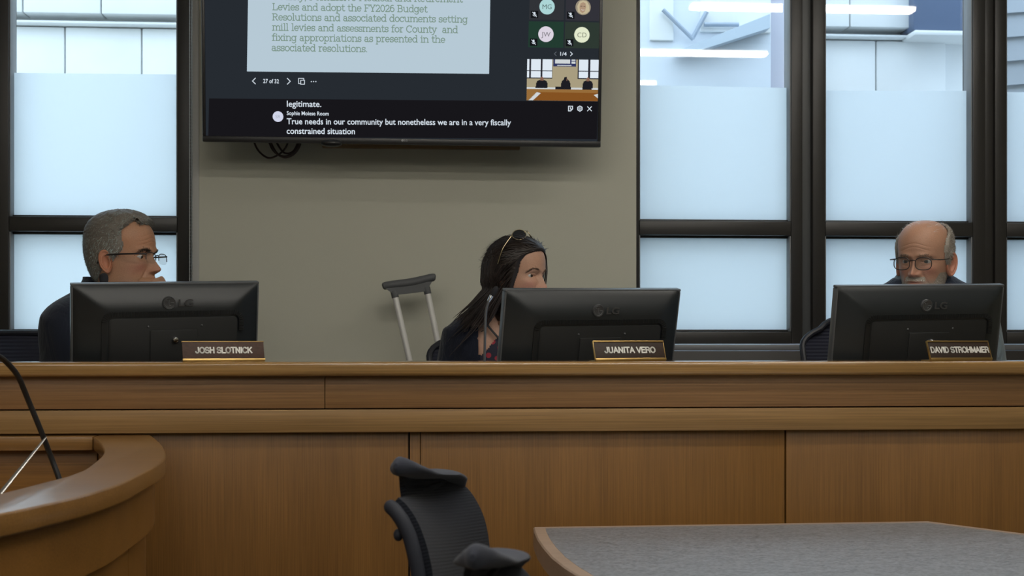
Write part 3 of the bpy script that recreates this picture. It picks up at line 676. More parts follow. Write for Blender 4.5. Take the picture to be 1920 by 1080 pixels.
mb = MB(); line(mb,'1/4',1050.4,104.4,1062.3,104.7,7,2,bold=.012); mb.build('page_counter', M_white, t)
ctr = [tv(p[0],p[1],3) for p in ((1006,40),)]
for q, col, ac, ini, ap, bp_ in (([(992,36.5),(1057,38),(1058.5,-13),(993.5,-14)],(49,51,55),(172,213,214),'MG',(1025.7,12.6),(1002.2,27.3)),
      ([(1060.3,38.2),(1125.6,39.5),(1127,-11),(1061.5,-12.5)],(50,50,57),(150,140,122),None,(1093.3,13.6),(1070,28.6)),
      ([(990.3,88.6),(1056.3,89.8),(1057.3,41),(991.5,39.8)],(35,60,49),(219,211,224),'JW',(1023.6,64.2),(1000.4,79.2)),
      ([(1058.5,90),(1124.3,91),(1125.4,42.3),(1059.6,41.2)],(46,57,50),(226,233,204),'CD',(1091,65.4),(1067.9,80.2))):
    tile = quad(MB(), q, 1).build('participant_tile', emis('tile', col), t)
    a = disc(MB(), ap[0], ap[1], 14.4, 2).build('avatar', emis('avatar', ac), tile)
    if ini:
        mb = MB(); line(mb, ini, ap[0]-8.6, ap[1]+4.6, ap[0]+8.6, ap[1]+4.8, 9, 3); mb.build('initials', emis('initials', tuple(int(c*.55) for c in ac)), a)
    else:                                # a small portrait of a smiling person with shoulder-length blond hair
        mb = MB(); cx_, cy_ = ap
        quad(mb, [(cx_-10,cy_+9),(cx_-11,cy_-2),(cx_-7,cy_-10.5),(cx_,cy_-12.8),(cx_+7,cy_-11),(cx_+11.5,cy_-3),(cx_+12,cy_+7),(cx_+6,cy_+12),(cx_-3,cy_+13)], 3, 0)
        quad(mb, [(cx_-5.5,cy_+8),(cx_-7,cy_),(cx_-5,cy_-7),(cx_,cy_-9.5),(cx_+4.5,cy_-7),(cx_+5.5,cy_),(cx_+3,cy_+8),(cx_-1.5,cy_+11.5)], 4, 1)
        stroke(mb, [(cx_-4.8,cy_-2),(cx_-2,cy_-2)], 1, 5, 2); stroke(mb, [(cx_+1,cy_-1.6),(cx_+3.6,cy_-1.6)], 1, 5, 2); stroke(mb, [(cx_-3,cy_+4.5),(cx_-.8,cy_+6),(cx_+2,cy_+5)], 1.2, 5, 3)
        mb.build('portrait', [emis('portrait_hair', (196,182,150)), emis('portrait_face', (172,146,122)), emis('portrait_eye', (70,58,50)), emis('portrait_mouth', (214,200,192))], a)
    bx_, by_ = bp_
    bd = quad(MB(), [(bx_-7,by_+6.6),(bx_+7,by_+6.9),(bx_+7.2,by_-6.6),(bx_-6.8,by_-6.9)], 2).build('mute_badge', M_badge, tile)
    mb = MB(); quad(mb, [(bx_-1.7,by_+.5),(bx_+1.7,by_+.5),(bx_+1.7,by_-4),(bx_,by_-5),(bx_-1.7,by_-4)], 3); stroke(mb, [(bx_-3.2,by_+1),(bx_,by_+3),(bx_+3.2,by_+1)], 1.1, 3); stroke(mb, [(bx_-3.6,by_-4.4),(bx_+3.6,by_+4.4)], 1.2, 3); mb.build('mute_icon', M_white, bd)
# the little picture of this room on the screen
vq = [(987.2,188),(1120.6,190),(1122.5,112.3),(988.6,110.8)]
def vv(u, v):                            # u across, v down
    b0 = [vq[3][i]+(vq[2][i]-vq[3][i])*u for i in (0,1)]; b1 = [vq[0][i]+(vq[1][i]-vq[0][i])*u for i in (0,1)]; return (b0[0]+(b1[0]-b0[0])*v, b0[1]+(b1[1]-b0[1])*v)
cols = [(168,157,128),(222,232,242),(40,40,48),(52,58,98),(150,108,58),(132,82,34),(206,212,214),(30,30,36),(134,98,82)]
mb = MB()
def vr(u0,u1,v0,v1,m,k): quad(mb, [vv(u0,v1),vv(u1,v1),vv(u1,v0),vv(u0,v0)], k, m)
vr(0,1,0,1,0,1)
for u0,u1 in ((0,.355),(.71,1)):
    vr(u0,u1,0,.47,2,2)
    for a,b in ((u0 if u0 else .0,.03),(.055,.19),(.215,.35)) if u0 == 0 else ((.725,.855),(.885,1)):
        vr(a,b,0,.27,1,3); vr(a,b,.29,.445,1,3)
vr(.365,.685,0,.17,3,2); vr(.39,.60,0,.10,6,3); vr(.62,.675,0,.03,6,3); vr(.62,.675,.05,.1,6,3); vr(.42,.62,.135,.155,6,3)
for c, w, hv in ((.21,.085,.50),(.545,.07,.47),(.855,.075,.50)):
    quad(mb, [vv(c-w,.7),vv(c+w,.7),vv(c+w*.8,.53),vv(c+w*.3,hv),vv(c-w*.3,hv),vv(c-w*.8,.53)], 3, 7); quad(mb, [vv(c-w*.28,.52),vv(c+w*.28,.52),vv(c+w*.28,.45),vv(c,.42),vv(c-w*.28,.45)], 4, 8); vr(c-w*.95,c+w*.95,.57,.69,7,4)
quad(mb, [vv(.48,.69),vv(.545,.69),vv(.56,.42),vv(.525,.43)], 5, 7)
vr(0,1,.68,.725,6,3); vr(.12,.28,.66,.70,7,4); vr(.40,.62,.66,.725,7,5); vr(.78,.91,.66,.725,7,4); vr(0,1,.725,.80,4,4); vr(0,1,.80,1,5,4)
quad(mb, [vv(.02,1),vv(.09,1),vv(.2,.82),vv(.14,.80)], 5, 6); quad(mb, [vv(0,1),vv(.03,1),vv(.15,.8),vv(0,.8)], 5, 4); quad(mb, [vv(.94,.85),vv(1,.93),vv(1,.82)], 5, 6)
mb.build('meeting_video', [emis('video_colour', c) for c in cols], t)
# maker's mark on the lower bezel
M_mark = mat('grey_mark', (.30,.30,.31), .4)
def on_bezel(px, py): return ray_plane(px, py, BL+nn*.0048, nn)
mb = MB(); c = on_bezel(754.7,263.2); R0 = .0042
mb.add([c+rr*(R0*math.cos(a*.26))+uu*(R0*math.sin(a*.26)) for a in range(24)], [tuple(range(24))])
o = on_bezel(758,265.2); put_text(mb, 'LG', o, rr, uu, (on_bezel(764,265.2)-o).length, .0068)
mb.build('logo', M_mark, t)
MB().box(W_tv*.15, W_tv*.85, .18, .30, -.115, -.07, .004, M=MT).build('wall_bracket', M_black, t)
c = P(621,266,4.53); MB().ball((c.x, c.y+.02, c.z-.002), (.038,.02,.013), 10).build('receiver', M_black, t)
# wood strip fixed to the wall under the set
xs0, xs1 = X(604, YW-.03), X(975, YW-.03)
tag(setorigin(MB().box(xs0, xs1, YW-.03, YW-.001, Z(278, 800, YW-.03), Z(256, 800, YW-.03), .002).build('mounting_board', wood('mount_board', lin((120,96,62)), lin((150,122,84)), 'x', .5)), (xs0, YW-.03, 1.5)), 'tan wooden board on the wall under the television', 'board')
# dark red cables looping below the set
M_cab = mat('dark_red_cable', (.030,.012,.010), .45)
yc = YW-.045
for i, pts in enumerate(([(470,240),(475,262),(485,283),(503,296),(522,290),(536,276),(543,255)],[(496,240),(503,262),(513,283),(532,295),(551,289),(563,270),(562,245)],[(508,245),(518,266),(532,286),(548,285),(558,268),(560,245)],[(500,246),(512,276),(524,291),(540,292),(556,280),(562,262),(561,244)])):
    q = smooth_path([PY(p[0], p[1], yc-.006*i) for p in pts], 8)
    tag(setorigin(MB().tube(q, .0035, 8).build('cable', M_cab), q[0]), ['dark red cable, widest loop hanging below the television','dark red cable, deepest loop at the side of the tan board','dark red cable, shallow innermost loop below the television','dark red cable, loop crossing between the deepest and innermost loops'][i], 'cable', 'cables looped below the television')

# ------------------------------------------------------------------ monitors seen from behind
M_mon = mat('monitor_plastic', (.0125,.0155,.0175), .40, spec=.5, noise=.1, nscale=700)
M_mon2 = mat('monitor_inner_plastic', (.009,.010,.0105), .55)
M_rim = mat('monitor_rim', (.09,.095,.10), .3)
M_logo = mat('monitor_logo', (.055,.057,.06), .3)
M_chrome = mat('chrome', (.7,.7,.72), .18, metal=1.0)
def monitor(label, W, q, knob=None, lowered=0):
    Xc, Zc, z, yaw, tilt, roll = q; H = W*.63
    c = cw(Xc, Zc, EYE+z)
    MM = Matrix.Translation(c) @ Matrix.Rotation(-PHI+math.radians(yaw),4,'Z') @ Matrix.Rotation(math.radians(tilt),4,'X') @ Matrix.Rotation(math.radians(roll),4,'Y')
    foot = MM @ Vector((0,.03,-H)); foot.z = 0; t = thing('monitor', label, 'monitor', (foot.x, foot.y, DESK+.0015), 0, 'computer monitors on the dais')
    nx, nz = 61, 41; G = []
    D = .034
    for i in range(nz):
        z_ = -H*i/(nz-1); row = []
        for j in range(nx):
            x_ = -W/2+W*j/(nx-1); d = min((W/2-abs(x_))/.095, (-z_)/.075, (z_+H)/.09); d = max(0, min(1, d))
            row.append(MM @ Vector((x_*.994, -D*math.sin(d*math.pi/2)**1.15-.004*(d>0), z_*.99-H*.005)))
        G.append(row)
    mb = MB(); mb.grid(G); mb.build('back_cover', M_mon, t, sharp=60)
    mb = MB()
    for a in ((-W/2,W/2,-.008,0),(-W/2,W/2,-H,-H+.008),(-W/2,-W/2+.006,-H+.008,-.008),(W/2-.006,W/2,-H+.008,-.008)): mb.box(a[0],a[1],-.003,.020,a[2],a[3],.0025,M=MM)
    mb.build('bezel', M_rim, t)
    MB().add([MM@Vector(p) for p in ((-W/2+.006,.017,-.008),(W/2-.006,.017,-.008),(W/2-.006,.017,-H+.008),(-W/2+.006,.017,-H+.008))], [(0,1,2,3)]).build('screen', emis('monitor_screen', (150,165,180), .8), t)
    # arch-shaped ventilation channel
    xl, xr_, zt, rc = -.345*W, .385*W, -.245*H, .022; yb = -D-.004
    path = [(xl, -H*.93), (xl, zt-rc)]+[(xl+rc-rc*math.cos(a), zt-rc+rc*math.sin(a)) for a in [math.pi/2*k/6 for k in range(1,7)]]
    path += [(xr_-rc, zt)]+[(xr_-rc+rc*math.sin(a), zt-rc+rc*math.cos(a)) for a in [math.pi/2*k/6 for k in range(1,7)]]+[(xr_, zt-rc-.03)]
    mb = MB(); w = .0065
    for a, b in zip(path[:-1], path[1:]):
        L_ = math.hypot(b[0]-a[0], b[1]-a[1]); ang = math.atan2(b[1]-a[1], b[0]-a[0])
        mb.box(0, L_, -.0012, .002, -w, w, M=MM@Matrix.Translation((a[0], yb, a[1]))@Matrix.Rotation(-ang,4,'Y'))
    ch = mb.build('vent_channel', M_mon2, t)
    mb = MB(); tot = sum(math.dist(a, b) for a, b in zip(path[2:-1], path[3:])); s = 0; step = .0042
    for a, b in zip(path[1:-1], path[2:]):
        L_ = math.dist(a, b); ang = math.atan2(b[1]-a[1], b[0]-a[0]); k = max(1, int(L_/step))
        for i in range(k):
            f = (i+.5)/k; mb.box(-.0009, .0009, -.0032, -.001, -w*.9, w*.9, M=MM@Matrix.Translation((a[0]+(b[0]-a[0])*f, yb, a[1]+(b[1]-a[1])*f))@Matrix.Rotation(-ang,4,'Y'))
    mb.build('vent_grille', M_mon, ch)
    MB().prism(rrect(xr_-xl-.022, H*.66, .012), 0, .003, .0012, M=MM@Matrix.Translation(((xl+xr_)/2, yb+.001, zt-.012-H*.33))@Matrix.Rotation(math.radians(90),4,'X')).build('rear_panel', M_mon2, t)
    MB().box(-.055, .075, yb-.006, yb, -H*.97, zt-.045, .004, M=MM).build('stand_cover', M_mon2, t)
    for x_ in (-.06, .085): MB().ball(MM@Vector((x_, yb-.002, zt-.035)), .003, 6).build('screw', M_rim, t)
    # round mark and letters
    lx, lz, R0 = -.005*W-.002, -.155*H, .0175
    dy = lambda z_: -D-.004
    yy = -D-.0045
    mb = MB(); MR = MM@Matrix.Translation((lx, yy, lz))@Matrix.Rotation(math.radians(90),4,'X')
    mb.lathe([(R0,-.006),(R0,0),(R0-.001,.0012),(R0-.0022,.0004),(.0001,.0004)], MR, 32); bd = mb.build('badge', M_logo, t)
    mb = MB(); s = R0-.004
    arcp = [(s*math.cos(math.radians(a)), s*math.sin(math.radians(a))) for a in range(75,361,12)]+[(s*.98,0),(s*.30,0)]
    mb.tube([MR@Vector((p[0],p[1],.0008)) for p in arcp], .0011, 6); mb.tube([MR@Vector((p[0],p[1],.0008)) for p in ((-.0005,s*.55),(-.0005,-s*.5),(s*.35,-s*.5))], .0011, 6); mb.ball(MR@Vector((-s*.48,s*.42,.0008)), .0016, 6)
    mb.build('badge_mark', M_rim, bd)
    ux = (MM.to_3x3()@Vector((1,0,0))); uz = (MM.to_3x3()@Vector((0,0,1))); un = (MM.to_3x3()@Vector((0,-1,0)))
    mb = MB(); put_text(mb, 'LG', MM@Vector((lx+R0+.008, yy, lz-.0095)), ux, uz, .040, .019, .02, depth=.0012, un=un); mb.build('lettering', M_logo, t)
    # stand
    yn = .02
    top = MM@Vector((.01, -.01, -H*.62)); bot = Vector((foot.x, foot.y-.01, DESK+.012))
    mb = MB(); mb.tube([MM@Vector((.01,-.045,-H*.7)), MM@Vector((.01,-.05,-H*.95)), (bot.x, bot.y, DESK+.07), (bot.x, bot.y, DESK+.012)], [.03,.03,.028,.034], 14, flat=.45); mb.build('stand_neck', M_mon, t)
    mb = MB(); mb.lathe([(.10,0),(.10,.008),(.09,.013),(.02,.016)], Matrix.Translation((bot.x, bot.y, DESK+.0015)), 28); mb.build('stand_base', M_mon, t)
    if knob:
        K = MM@Matrix.Translation((knob[0], yb-.006, knob[1]))@Matrix.Rotation(math.radians(90),4,'X')
        mb = MB(); mb.lathe([(.0085,0),(.0095,.002),(.0095,.006),(.007,.010),(.003,.0115)], K, 18); k_ = mb.build('lock_knob', M_chrome, t); k_['label'] = 'chrome lock knob'
    return t
monitor('black monitor seen from behind, with a chrome lock knob, before the person hiding their mouth', .51, (-.941, 3.647, .158, 27.3, 11.7, -1.8), (.012, -.150))
monitor('black monitor seen from behind, with the black gooseneck microphone standing beside it', .55, (.233, 3.722, .143, 23.9, 13.6, -.95))
monitor('black monitor seen from behind, before the bearded person in glasses', .54, (1.152, 3.745, .1555, 16.8, 10.7, -1.1), (.015, -.155))

# ------------------------------------------------------------------ nameplates on the counter
M_gold = mat('brushed_gold', (.50,.33,.12), .32, metal=.9); M_letter = mat('white_lettering', (.85,.84,.80), .5)
def plate(label, text, pxc, pyb, f0, f1, wm, gold):
    W, H = .208, .054
    p = PZ(pxc, 680, CT); p.y = YD+.045+.0
    p = PY(pxc, 679, YD+.045); p.z = CT
    t = thing('nameplate', label, 'nameplate', p, 0, 'nameplates on the dais counter')
    MM = Matrix.Translation(p)@Matrix.Rotation(math.radians(20),4,'Z')@Matrix.Rotation(math.radians(-18),4,'X')
    MB().box(-W/2,W/2,0,.004,.006,H,.0008,M=MM).build('plate', wm, t)
    mb = MB(); mb.box(-W/2-.001,W/2+.001,-.003,.006,.002,.0085,.001,M=MM); 
    if gold: mb.box(-W/2-.001,W/2+.001,-.002,.006,H-.002,H+.002,.0008,M=MM); mb.box(-W/2-.0015,-W/2+.0005,-.001,.005,.006,H,.0005,M=MM); mb.box(W/2-.0005,W/2+.0015,-.001,.005,.006,H,.0005,M=MM)
    else: mb.box(-W/2-.001,W/2+.001,-.001,.006,H-.001,H+.001,.0005,M=MM)
    mb.build('holder', M_gold, t)
    MB().box(-W/2,W/2,.0,.04,0,.003,.001,M=Matrix.Translation(p)@Matrix.Rotation(math.radians(20),4,'Z')).build('foot', M_gold, t)
    R3 = MM.to_3x3(); mb = MB(); put_caps(mb, text, MM@Vector((-W/2+W*f0,-.0002,.0225)), R3@Vector((1,0,0)), R3@Vector((0,0,1)), R3@Vector((0,-1,0)), W*(f1-f0), .0165); mb.build('lettering', M_letter, t)
wn = wood('walnut_plate', lin((44,26,18)), lin((84,54,38)), 'x', .6)
wd = wood('dark_plate', lin((38,26,20)), lin((60,44,33)), 'x', .6)
plate('reddish brown nameplate with white capitals before the monitor with the chrome lock knob', 'JOSH SLOTNICK', 421, 678, .155, .85, wn, False)
plate('gold edged dark nameplate with white capitals before the middle monitor', 'JUANITA VERO', 1184, 678, .14, .87, wd, True)
plate('gold edged dark nameplate with longest white lettering before the bearded person', 'DAVID STROHMAIER', 1804, 678, .025, .985, wd, True)

# ------------------------------------------------------------------ microphones and rod
M_mic = mat('black_microphone', (.012,.012,.013), .4); M_foam = mat('black_foam', (.018,.017,.02), .95, noise=.4, nscale=900, bump=.5); M_gn = mat('grey_gooseneck', (.14,.14,.145), .35, metal=.6)
def mic(label, pts, zc, rad, head, hr, base_z, neck, zcs=None):
    q = smooth_path([P(p[0], p[1], (zcs[i] if zcs else zc)) for i, p in enumerate(pts)], 6); b = Vector((q[-1].x, q[-1].y, base_z))
    t = thing('microphone', label, 'microphone', b)
    MB().tube(q+[Vector((q[-1].x, q[-1].y, base_z+.02))], rad, 10).build('gooseneck', neck, t)
    d = (q[0]-q[1]).normalized(); qz = Vector((0,0,1)).rotation_difference(d).to_matrix().to_4x4()
    MB().lathe([(hr*.55,-.010),(hr*.85,-.004),(hr,.005),(hr,.012),(hr*.8,.020),(hr*.3,.024)], Matrix.Translation(q[0])@qz, 18).build('windscreen', M_foam, t)
    MB().lathe([(rad*1.3,-.024),(rad*1.7,-.008),(hr*.7,-.004)], Matrix.Translation(q[0])@qz, 14).build('collar', M_chrome if neck is M_gn else M_mic, t)
    MB().lathe([(.045,0),(.045,.012),(.03,.02),(.01,.024)], Matrix.Translation(b), 24).build('base', M_mic, t)
    return t
mic('grey gooseneck microphone standing in front of the long haired person', [(924,551),(918,562),(912,580),(910,605),(909,650),(908,690)], 3.70, .0036, None, .0078, DESK+.0015, M_gn)
mic('gooseneck microphone with only its black foam tip showing over the monitor', [(195,528),(196,545),(200,575),(206,630),(208,690)], 3.77, .004, None, .0125, DESK+.0015, M_mic)
mic('long black gooseneck microphone leaning over the curved desk', [(-66,676),(-34,660),(-6,666),(14,681),(34,706),(52,748),(76,806),(96,858),(110,895),(128,950)], 2.75, .0055, None, .014, .7365, M_mic, [2.5,2.53,2.56,2.6,2.63,2.66,2.68,2.7,2.7,2.7])
t = thing('metal_rod', 'slim silver rod slanting across the inside of the curved desk', 'rod', P(-60,1000,2.52))
a, b = P(87,819,2.58), P(-62,1003,2.38); MB().tube([a, a.lerp(b,.06), a.lerp(b,.5), b], [.0015,.003,.005,.0065], 10, flat=.6).build('shaft', mat('silver_metal', (.45,.44,.42), .28, metal=.85), t)
e = Vector((b.x-.30, b.y-.05, .742)); MB().tube([b, b.lerp(e,.5), e], .0065, 10).build('lower_shaft', M_mic, t)
MB().lathe([(.04,0),(.04,.008),(.02,.012)], Matrix.Translation((e.x, e.y, .7365)), 20).build('base', M_mic, t)

# ------------------------------------------------------------------ crutch leaning on the wall
M_rub = mat('grey_rubber', (.085,.088,.092), .6); M_alu = mat('aluminium_tube', (.72,.71,.68), .4, metal=.2)
t = thing('crutch', 'aluminium underarm crutch with grey rubber pad leaning on the wall', 'crutch', (X(900, 4.5), 4.55, PLAT))
yk = 4.66
def cr(px, py, dy=0): 
    k = (py-535)/700; return PY(px, py, yk-.06*k+dy)
pc = smooth_path([cr(717,538), cr(725,535.5), cr(745,533), cr(770,530), cr(795,524.5), cr(810,520.5), cr(817,521)], 5); k = len(pc)
rr_ = [.0125+.003*math.sin(math.pi*min(1,i/(k-1))) for i in range(k)]; rr_[0] = .006; rr_[1] = .0105; rr_[-1] = .006; rr_[-2] = .0105
MB().tube(pc, rr_, 14, flat=1.0).build('underarm_pad', M_rub, t)
G = []
for s in (-.011, .011): G.append([cr(726,541,s), cr(738,551,s), cr(760,549.5,s), cr(790,545,s), cr(800,541,s), cr(806,531,s)])
mb = MB(); n = 6; A = [cr(722,537), cr(745,536), cr(770,533), cr(795,528), cr(806,525), cr(811,524)]
for s in (0,):
    pl = [cr(722,540),cr(734,549),cr(741,553),cr(770,550),cr(797,546.5),cr(803,541),cr(810,528),cr(790,529),cr(760,535)]
    v = [p+Vector((0,-.010,0)) for p in pl]+[p+Vector((0,.010,0)) for p in pl]; m_ = len(pl)
    mb.add(v, [tuple(range(m_)), tuple(range(2*m_-1,m_-1,-1))]+[(i,i+m_,(i+1)%m_+m_,(i+1)%m_) for i in range(m_)])
mb.build('pad_bracket', M_rub, t)
L0, R0_ = cr(740,552), cr(801,545); Lg, Rg = cr(787,760), cr(845,760); Lb, Rb = cr(828,930), cr(852,928)
for a, g, b2 in ((L0, Lg, Lb), (R0_, Rg, Rb)): 
    MB().tube([a, g, b2], .0105, 12).build('tube', M_alu, t); MB().tube([a+(a-g).normalized()*.012, a+(g-a).normalized()*.012], .0125, 12).build('tube_cap', M_rub, t)
MB().tube([Lg.lerp(Rg,-.1), Lg.lerp(Rg,1.1)], .015, 12).build('hand_grip', M_rub, t)
ft = cr(877,1165); ft.z = PLAT+.02
MB().tube([Lb.lerp(Rb,.5)+Vector((0,0,.12)), ft], .011, 12).build('extension_leg', M_alu, t)
MB().lathe([(.026,-.02),(.024,0),(.014,.03)], Matrix.Translation(ft), 16).build('rubber_tip', M_rub, t)

# ------------------------------------------------------------------ office chairs behind the dais
def ribbed(name, col, k=520.0):
    m = mat(name, col, .6, spec=.4); nt = m.node_tree; b = nt.nodes['Principled BSDF']; L = nt.links.new
    tc = nt.nodes.new('ShaderNodeTexCoord'); wv = nt.nodes.new('ShaderNodeTexWave'); wv.bands_direction = 'Z'; wv.inputs['Scale'].default_value = k/20; wv.inputs['Distortion'].default_value = .3
    L(tc.outputs['Object'], wv.inputs['Vector']); bp = nt.nodes.new('ShaderNodeBump'); bp.inputs['Strength'].default_value = .6; bp.inputs['Distance'].default_value = .003
    L(wv.outputs['Fac'], bp.inputs['Height']); L(bp.outputs[0], b.inputs['Normal']); return m
M_mesh = ribbed('navy_ribbed_mesh', (.016,.018,.034)); M_cfr = mat('chair_frame', (.012,.013,.02), .45)
def office_chair(label, px, py_top, zc, yaw):
    c = P(px, 700, zc); top = EYE-(py_top-HOR)/FPX*zc
    t = thing('office_chair', label, 'chair', (c.x, c.y, PLAT), math.radians(yaw), 'mesh chairs behind the dais'); R = ROOTM[t.name]; Ht = top-PLAT
    def back(u, v):                      # u, v in -1..1 / 0..1
        w = .245*(1-.10*(1-v))*(1-.30*max(0, (v-.80)/.20)**2.6)
        return R@Vector((u*w, .20-.07*u*u+.12*v-.03*math.sin(v*math.pi)-.03*max(0,v-.85), .52+(Ht-.52)*v-.035*(abs(u)**6)*(v>.8)*(v-.8)*5))
    mb = MB(); mb.slab([[back(u, v) for u in np.linspace(-1,1,25)] for v in np.linspace(0,1,31)], .006); mb.build('back_mesh', M_mesh, t)
    rim = [back(-1,v) for v in np.linspace(0,1,26)]+[back(u,1) for u in np.linspace(-.9,.9,15)]+[back(1,v) for v in np.linspace(1,0,26)]+[back(u,0) for u in np.linspace(.9,-.9,9)]
    MB().tube(rim+[rim[0]], .011, 10).build('back_frame', M_cfr, t)
    MB().prism(rrect(.50,.48,.12), .44, .49, .02, M=R).build('seat', M_mesh, t)
    MB().tube([R@Vector((0,.2,.45)), R@Vector((0,.27,.5)), R@Vector((0,.25,.75))], .025, 10).build('back_support', M_cfr, t)
    MB().tube([R@Vector((0,0,.09)), R@Vector((0,0,.44))], .028, 14).build('column', M_cfr, t)
    for k in range(5):
        a = 2*math.pi*k/5+.3; e = Vector((.30*math.cos(a), .30*math.sin(a), .075)); MB().tube([R@Vector((0,0,.10)), R@e], [.026,.016], 10).build('base_leg', M_cfr, t)
        MB().ball(R@Vector((e.x, e.y, .03)), (.018,.018,.03), 8).build('caster', M_cfr, t)
    return t
# ------------------------------------------------------------------ upholstered chairs at the table
def knit(name, c):
    m = mat(name, c, .9, spec=.15, sheen=.08); nt = m.node_tree; b = nt.nodes['Principled BSDF']; L = nt.links.new
    tc = nt.nodes.new('ShaderNodeTexCoord'); mp = nt.nodes.new('ShaderNodeMapping'); mp.inputs['Rotation'].default_value = (.2,.25,0)
    wv = nt.nodes.new('ShaderNodeTexWave'); wv.bands_direction = 'Z'; wv.inputs['Scale'].default_value = 55; wv.inputs['Distortion'].default_value = 1.2
    L(tc.outputs['Object'], mp.inputs['Vector']); L(mp.outputs[0], wv.inputs['Vector'])
    bp = nt.nodes.new('ShaderNodeBump'); bp.inputs['Strength'].default_value = .35; bp.inputs['Distance'].default_value = .002; L(wv.outputs['Fac'], bp.inputs['Height']); L(bp.outputs[0], b.inputs['Normal']); return m
M_knit = knit('charcoal_knit', (.0115,.0135,.020)); M_edgef = mat('navy_chair_edge', (.014,.017,.028), .7, noise=.2, nscale=400); M_pad = mat('blue_grey_pad', (.034,.039,.058), .85, noise=.15, nscale=300, sheen=.1)
def catm(pts, n):
    q = smooth_path([Vector((*p, 0)[:3]) for p in pts], 12); L_ = len(q)-1
    return [q[int(round(i*L_/(n-1)))] for i in range(n)]
def front_chair(label, group):
    base = cw(-.05, 2.35, 0)
    t = thing('task_chair', label, 'chair', base, 0, group)
    near = [(741,940,2.14),(758,956,2.13),(776,985,2.12),(788,1016,2.115),(797,1050,2.11),(803,1086,2.11),(806,1140,2.11),(804,1200,2.12),(798,1270,2.14),(790,1340,2.17)]
    far = [(853,909,2.53),(874,925,2.52),(889,946,2.51),(900,970,2.50),(907,997,2.50),(911,1028,2.50),(913,1070,2.50),(912,1120,2.50),(909,1180,2.51),(905,1230,2.52)]
    N, F = catm(near, 34), catm(far, 34); G = []; ncol = 25
    for i in range(34):
        row = []
        for j in range(ncol):
            s = j/(ncol-1); q = N[i].lerp(F[i], s); top = max(0, 1-i/7.)
            # the upper edge follows a shallow S; the middle of the back is hollow
            dx = -5*math.sin(s*math.pi); dy = top*(2*math.sin(s*math.pi*2)*1.5-9*math.exp(-((s-.82)/.16)**2)+2*math.sin(s*math.pi))
            row.append(P(q.x+dx, q.y+dy, q.z+.03*math.sin(s*math.pi)))
        G.append(row)
    mb = MB(); mb.slab(G, .016); mb.build('backrest', M_knit, t, sharp=60)
    e = catm([(723,945,2.135),(738,955,2.13),(755,978,2.12),(768,1006,2.115),(777,1040,2.11),(784,1075,2.108),(789,1120,2.108),(790,1180,2.11),(786,1260,2.13),(780,1340,2.16)], 40)
    rad = [.005,.0085,.010]+[.0105]*37; mb = MB(); mb.tube([P(p.x,p.y,p.z) for p in e], rad, 12, flat=1.15); mb.build('back_frame', M_edgef, t)
    mb = MB(); mb.ball(P(747,1003,2.13), (.008,.009,.010), 10); mb.build('lumbar_knob', M_edgef, t)
    # curled head cushion across the top
    st = catm([(742,874,2.17),(752,874,2.19),(765,881,2.23),(784,889,2.29),(806,889,2.36),(828,888,2.42),(848,896,2.48),(866,914,2.53)], 30); A = []; n = 18
    hv = np.interp(np.linspace(0,1,30), [0,.04,.1,.2,.35,.5,.7,.85,1], [.004,.012,.0155,.0135,.0085,.0075,.0085,.0095,.004])
    hx = np.interp(np.linspace(0,1,30), [0,.04,.1,.2,.35,.6,.85,1], [.003,.008,.012,.022,.035,.042,.03,.006])
    for i, p in enumerate(st):
        c = P(p.x, p.y, p.z); row = []
        for k in range(n):
            a = 2*math.pi*k/n; row.append(c+Vector((math.cos(a)*hx[i], math.cos(a)*hx[i]*-.25, math.sin(a)*hv[i]+.25*math.cos(a)*hx[i]*(.5-i/30))))
        A.append(row)
    mb = MB(); mb.grid(A, cv=True); mb.add(A[0], [tuple(range(n))]); mb.add(A[-1], [tuple(range(n))]); mb.build('head_cushion', M_pad, t, sharp=80)
    # neck web joining cushion and back
    w0 = [(752,892,2.24),(770,897,2.29),(792,899,2.34),(815,897,2.40),(840,898,2.47),(858,908,2.52)]; w1 = [(757,936,2.24),(772,932,2.28),(792,924,2.33),(815,913,2.39),(838,908,2.47),(857,914,2.53)]
    a0, a1 = catm(w0, 20), catm(w1, 20); G = [[P(*(a0[i].lerp(a1[i], v)+Vector((0,0,.03*math.sin(v*math.pi))))) for i in range(20)] for v in (0,.25,.5,.75,1)]
    mb = MB(); mb.slab(G, .010); mb.build('neck_web', M_knit, t, sharp=60)
    sc = cw(.14, 2.33, 0)
    MB().prism(rrect(.48,.50,.12), .43, .50, .025, M=Matrix.Translation(sc)).build('seat', M_knit, t)
    MB().tube([sc+Vector((-.20,0,.44)), sc+Vector((-.28,0,.48)), sc+Vector((-.29,0,.62))], .028, 12).build('back_support', M_edgef, t)
    MB().tube([sc+Vector((0,0,.08)), sc+Vector((0,0,.43))], .03, 14).build('column', M_edgef, t)
    for k in range(5):
        a = 2*math.pi*k/5+.2; e_ = Vector((.30*math.cos(a), .30*math.sin(a), .07)); MB().tube([sc+Vector((0,0,.10)), sc+e_], [.028,.016], 10).build('base_leg', M_edgef, t)
        MB().ball(sc+Vector((e_.x, e_.y, .028)), (.018,.018,.028), 8).build('caster', M_edgef, t)
    return t
fc = front_chair('charcoal upholstered task chair with a curled head cushion, facing the laminate table', 'task chairs at the table')
c2 = fc.copy(); COL.objects.link(c2); turn = Matrix.Rotation(math.radians(7), 4, 'Z')
c2.rotation_euler = (0, 0, math.radians(7)); c2.location = P(890, 1046, 1.5)-turn@(P(745, 872, 2.17)-fc.location); c2.location.z = -.04
c2['label'] = 'nearest task chair, only its blue grey head cushion showing at the bottom edge'
ROOTM[c2.name] = Matrix.Translation(c2.location)@turn
for ch in list(fc.children):
    k = ch.copy(); COL.objects.link(k); k.parent = c2
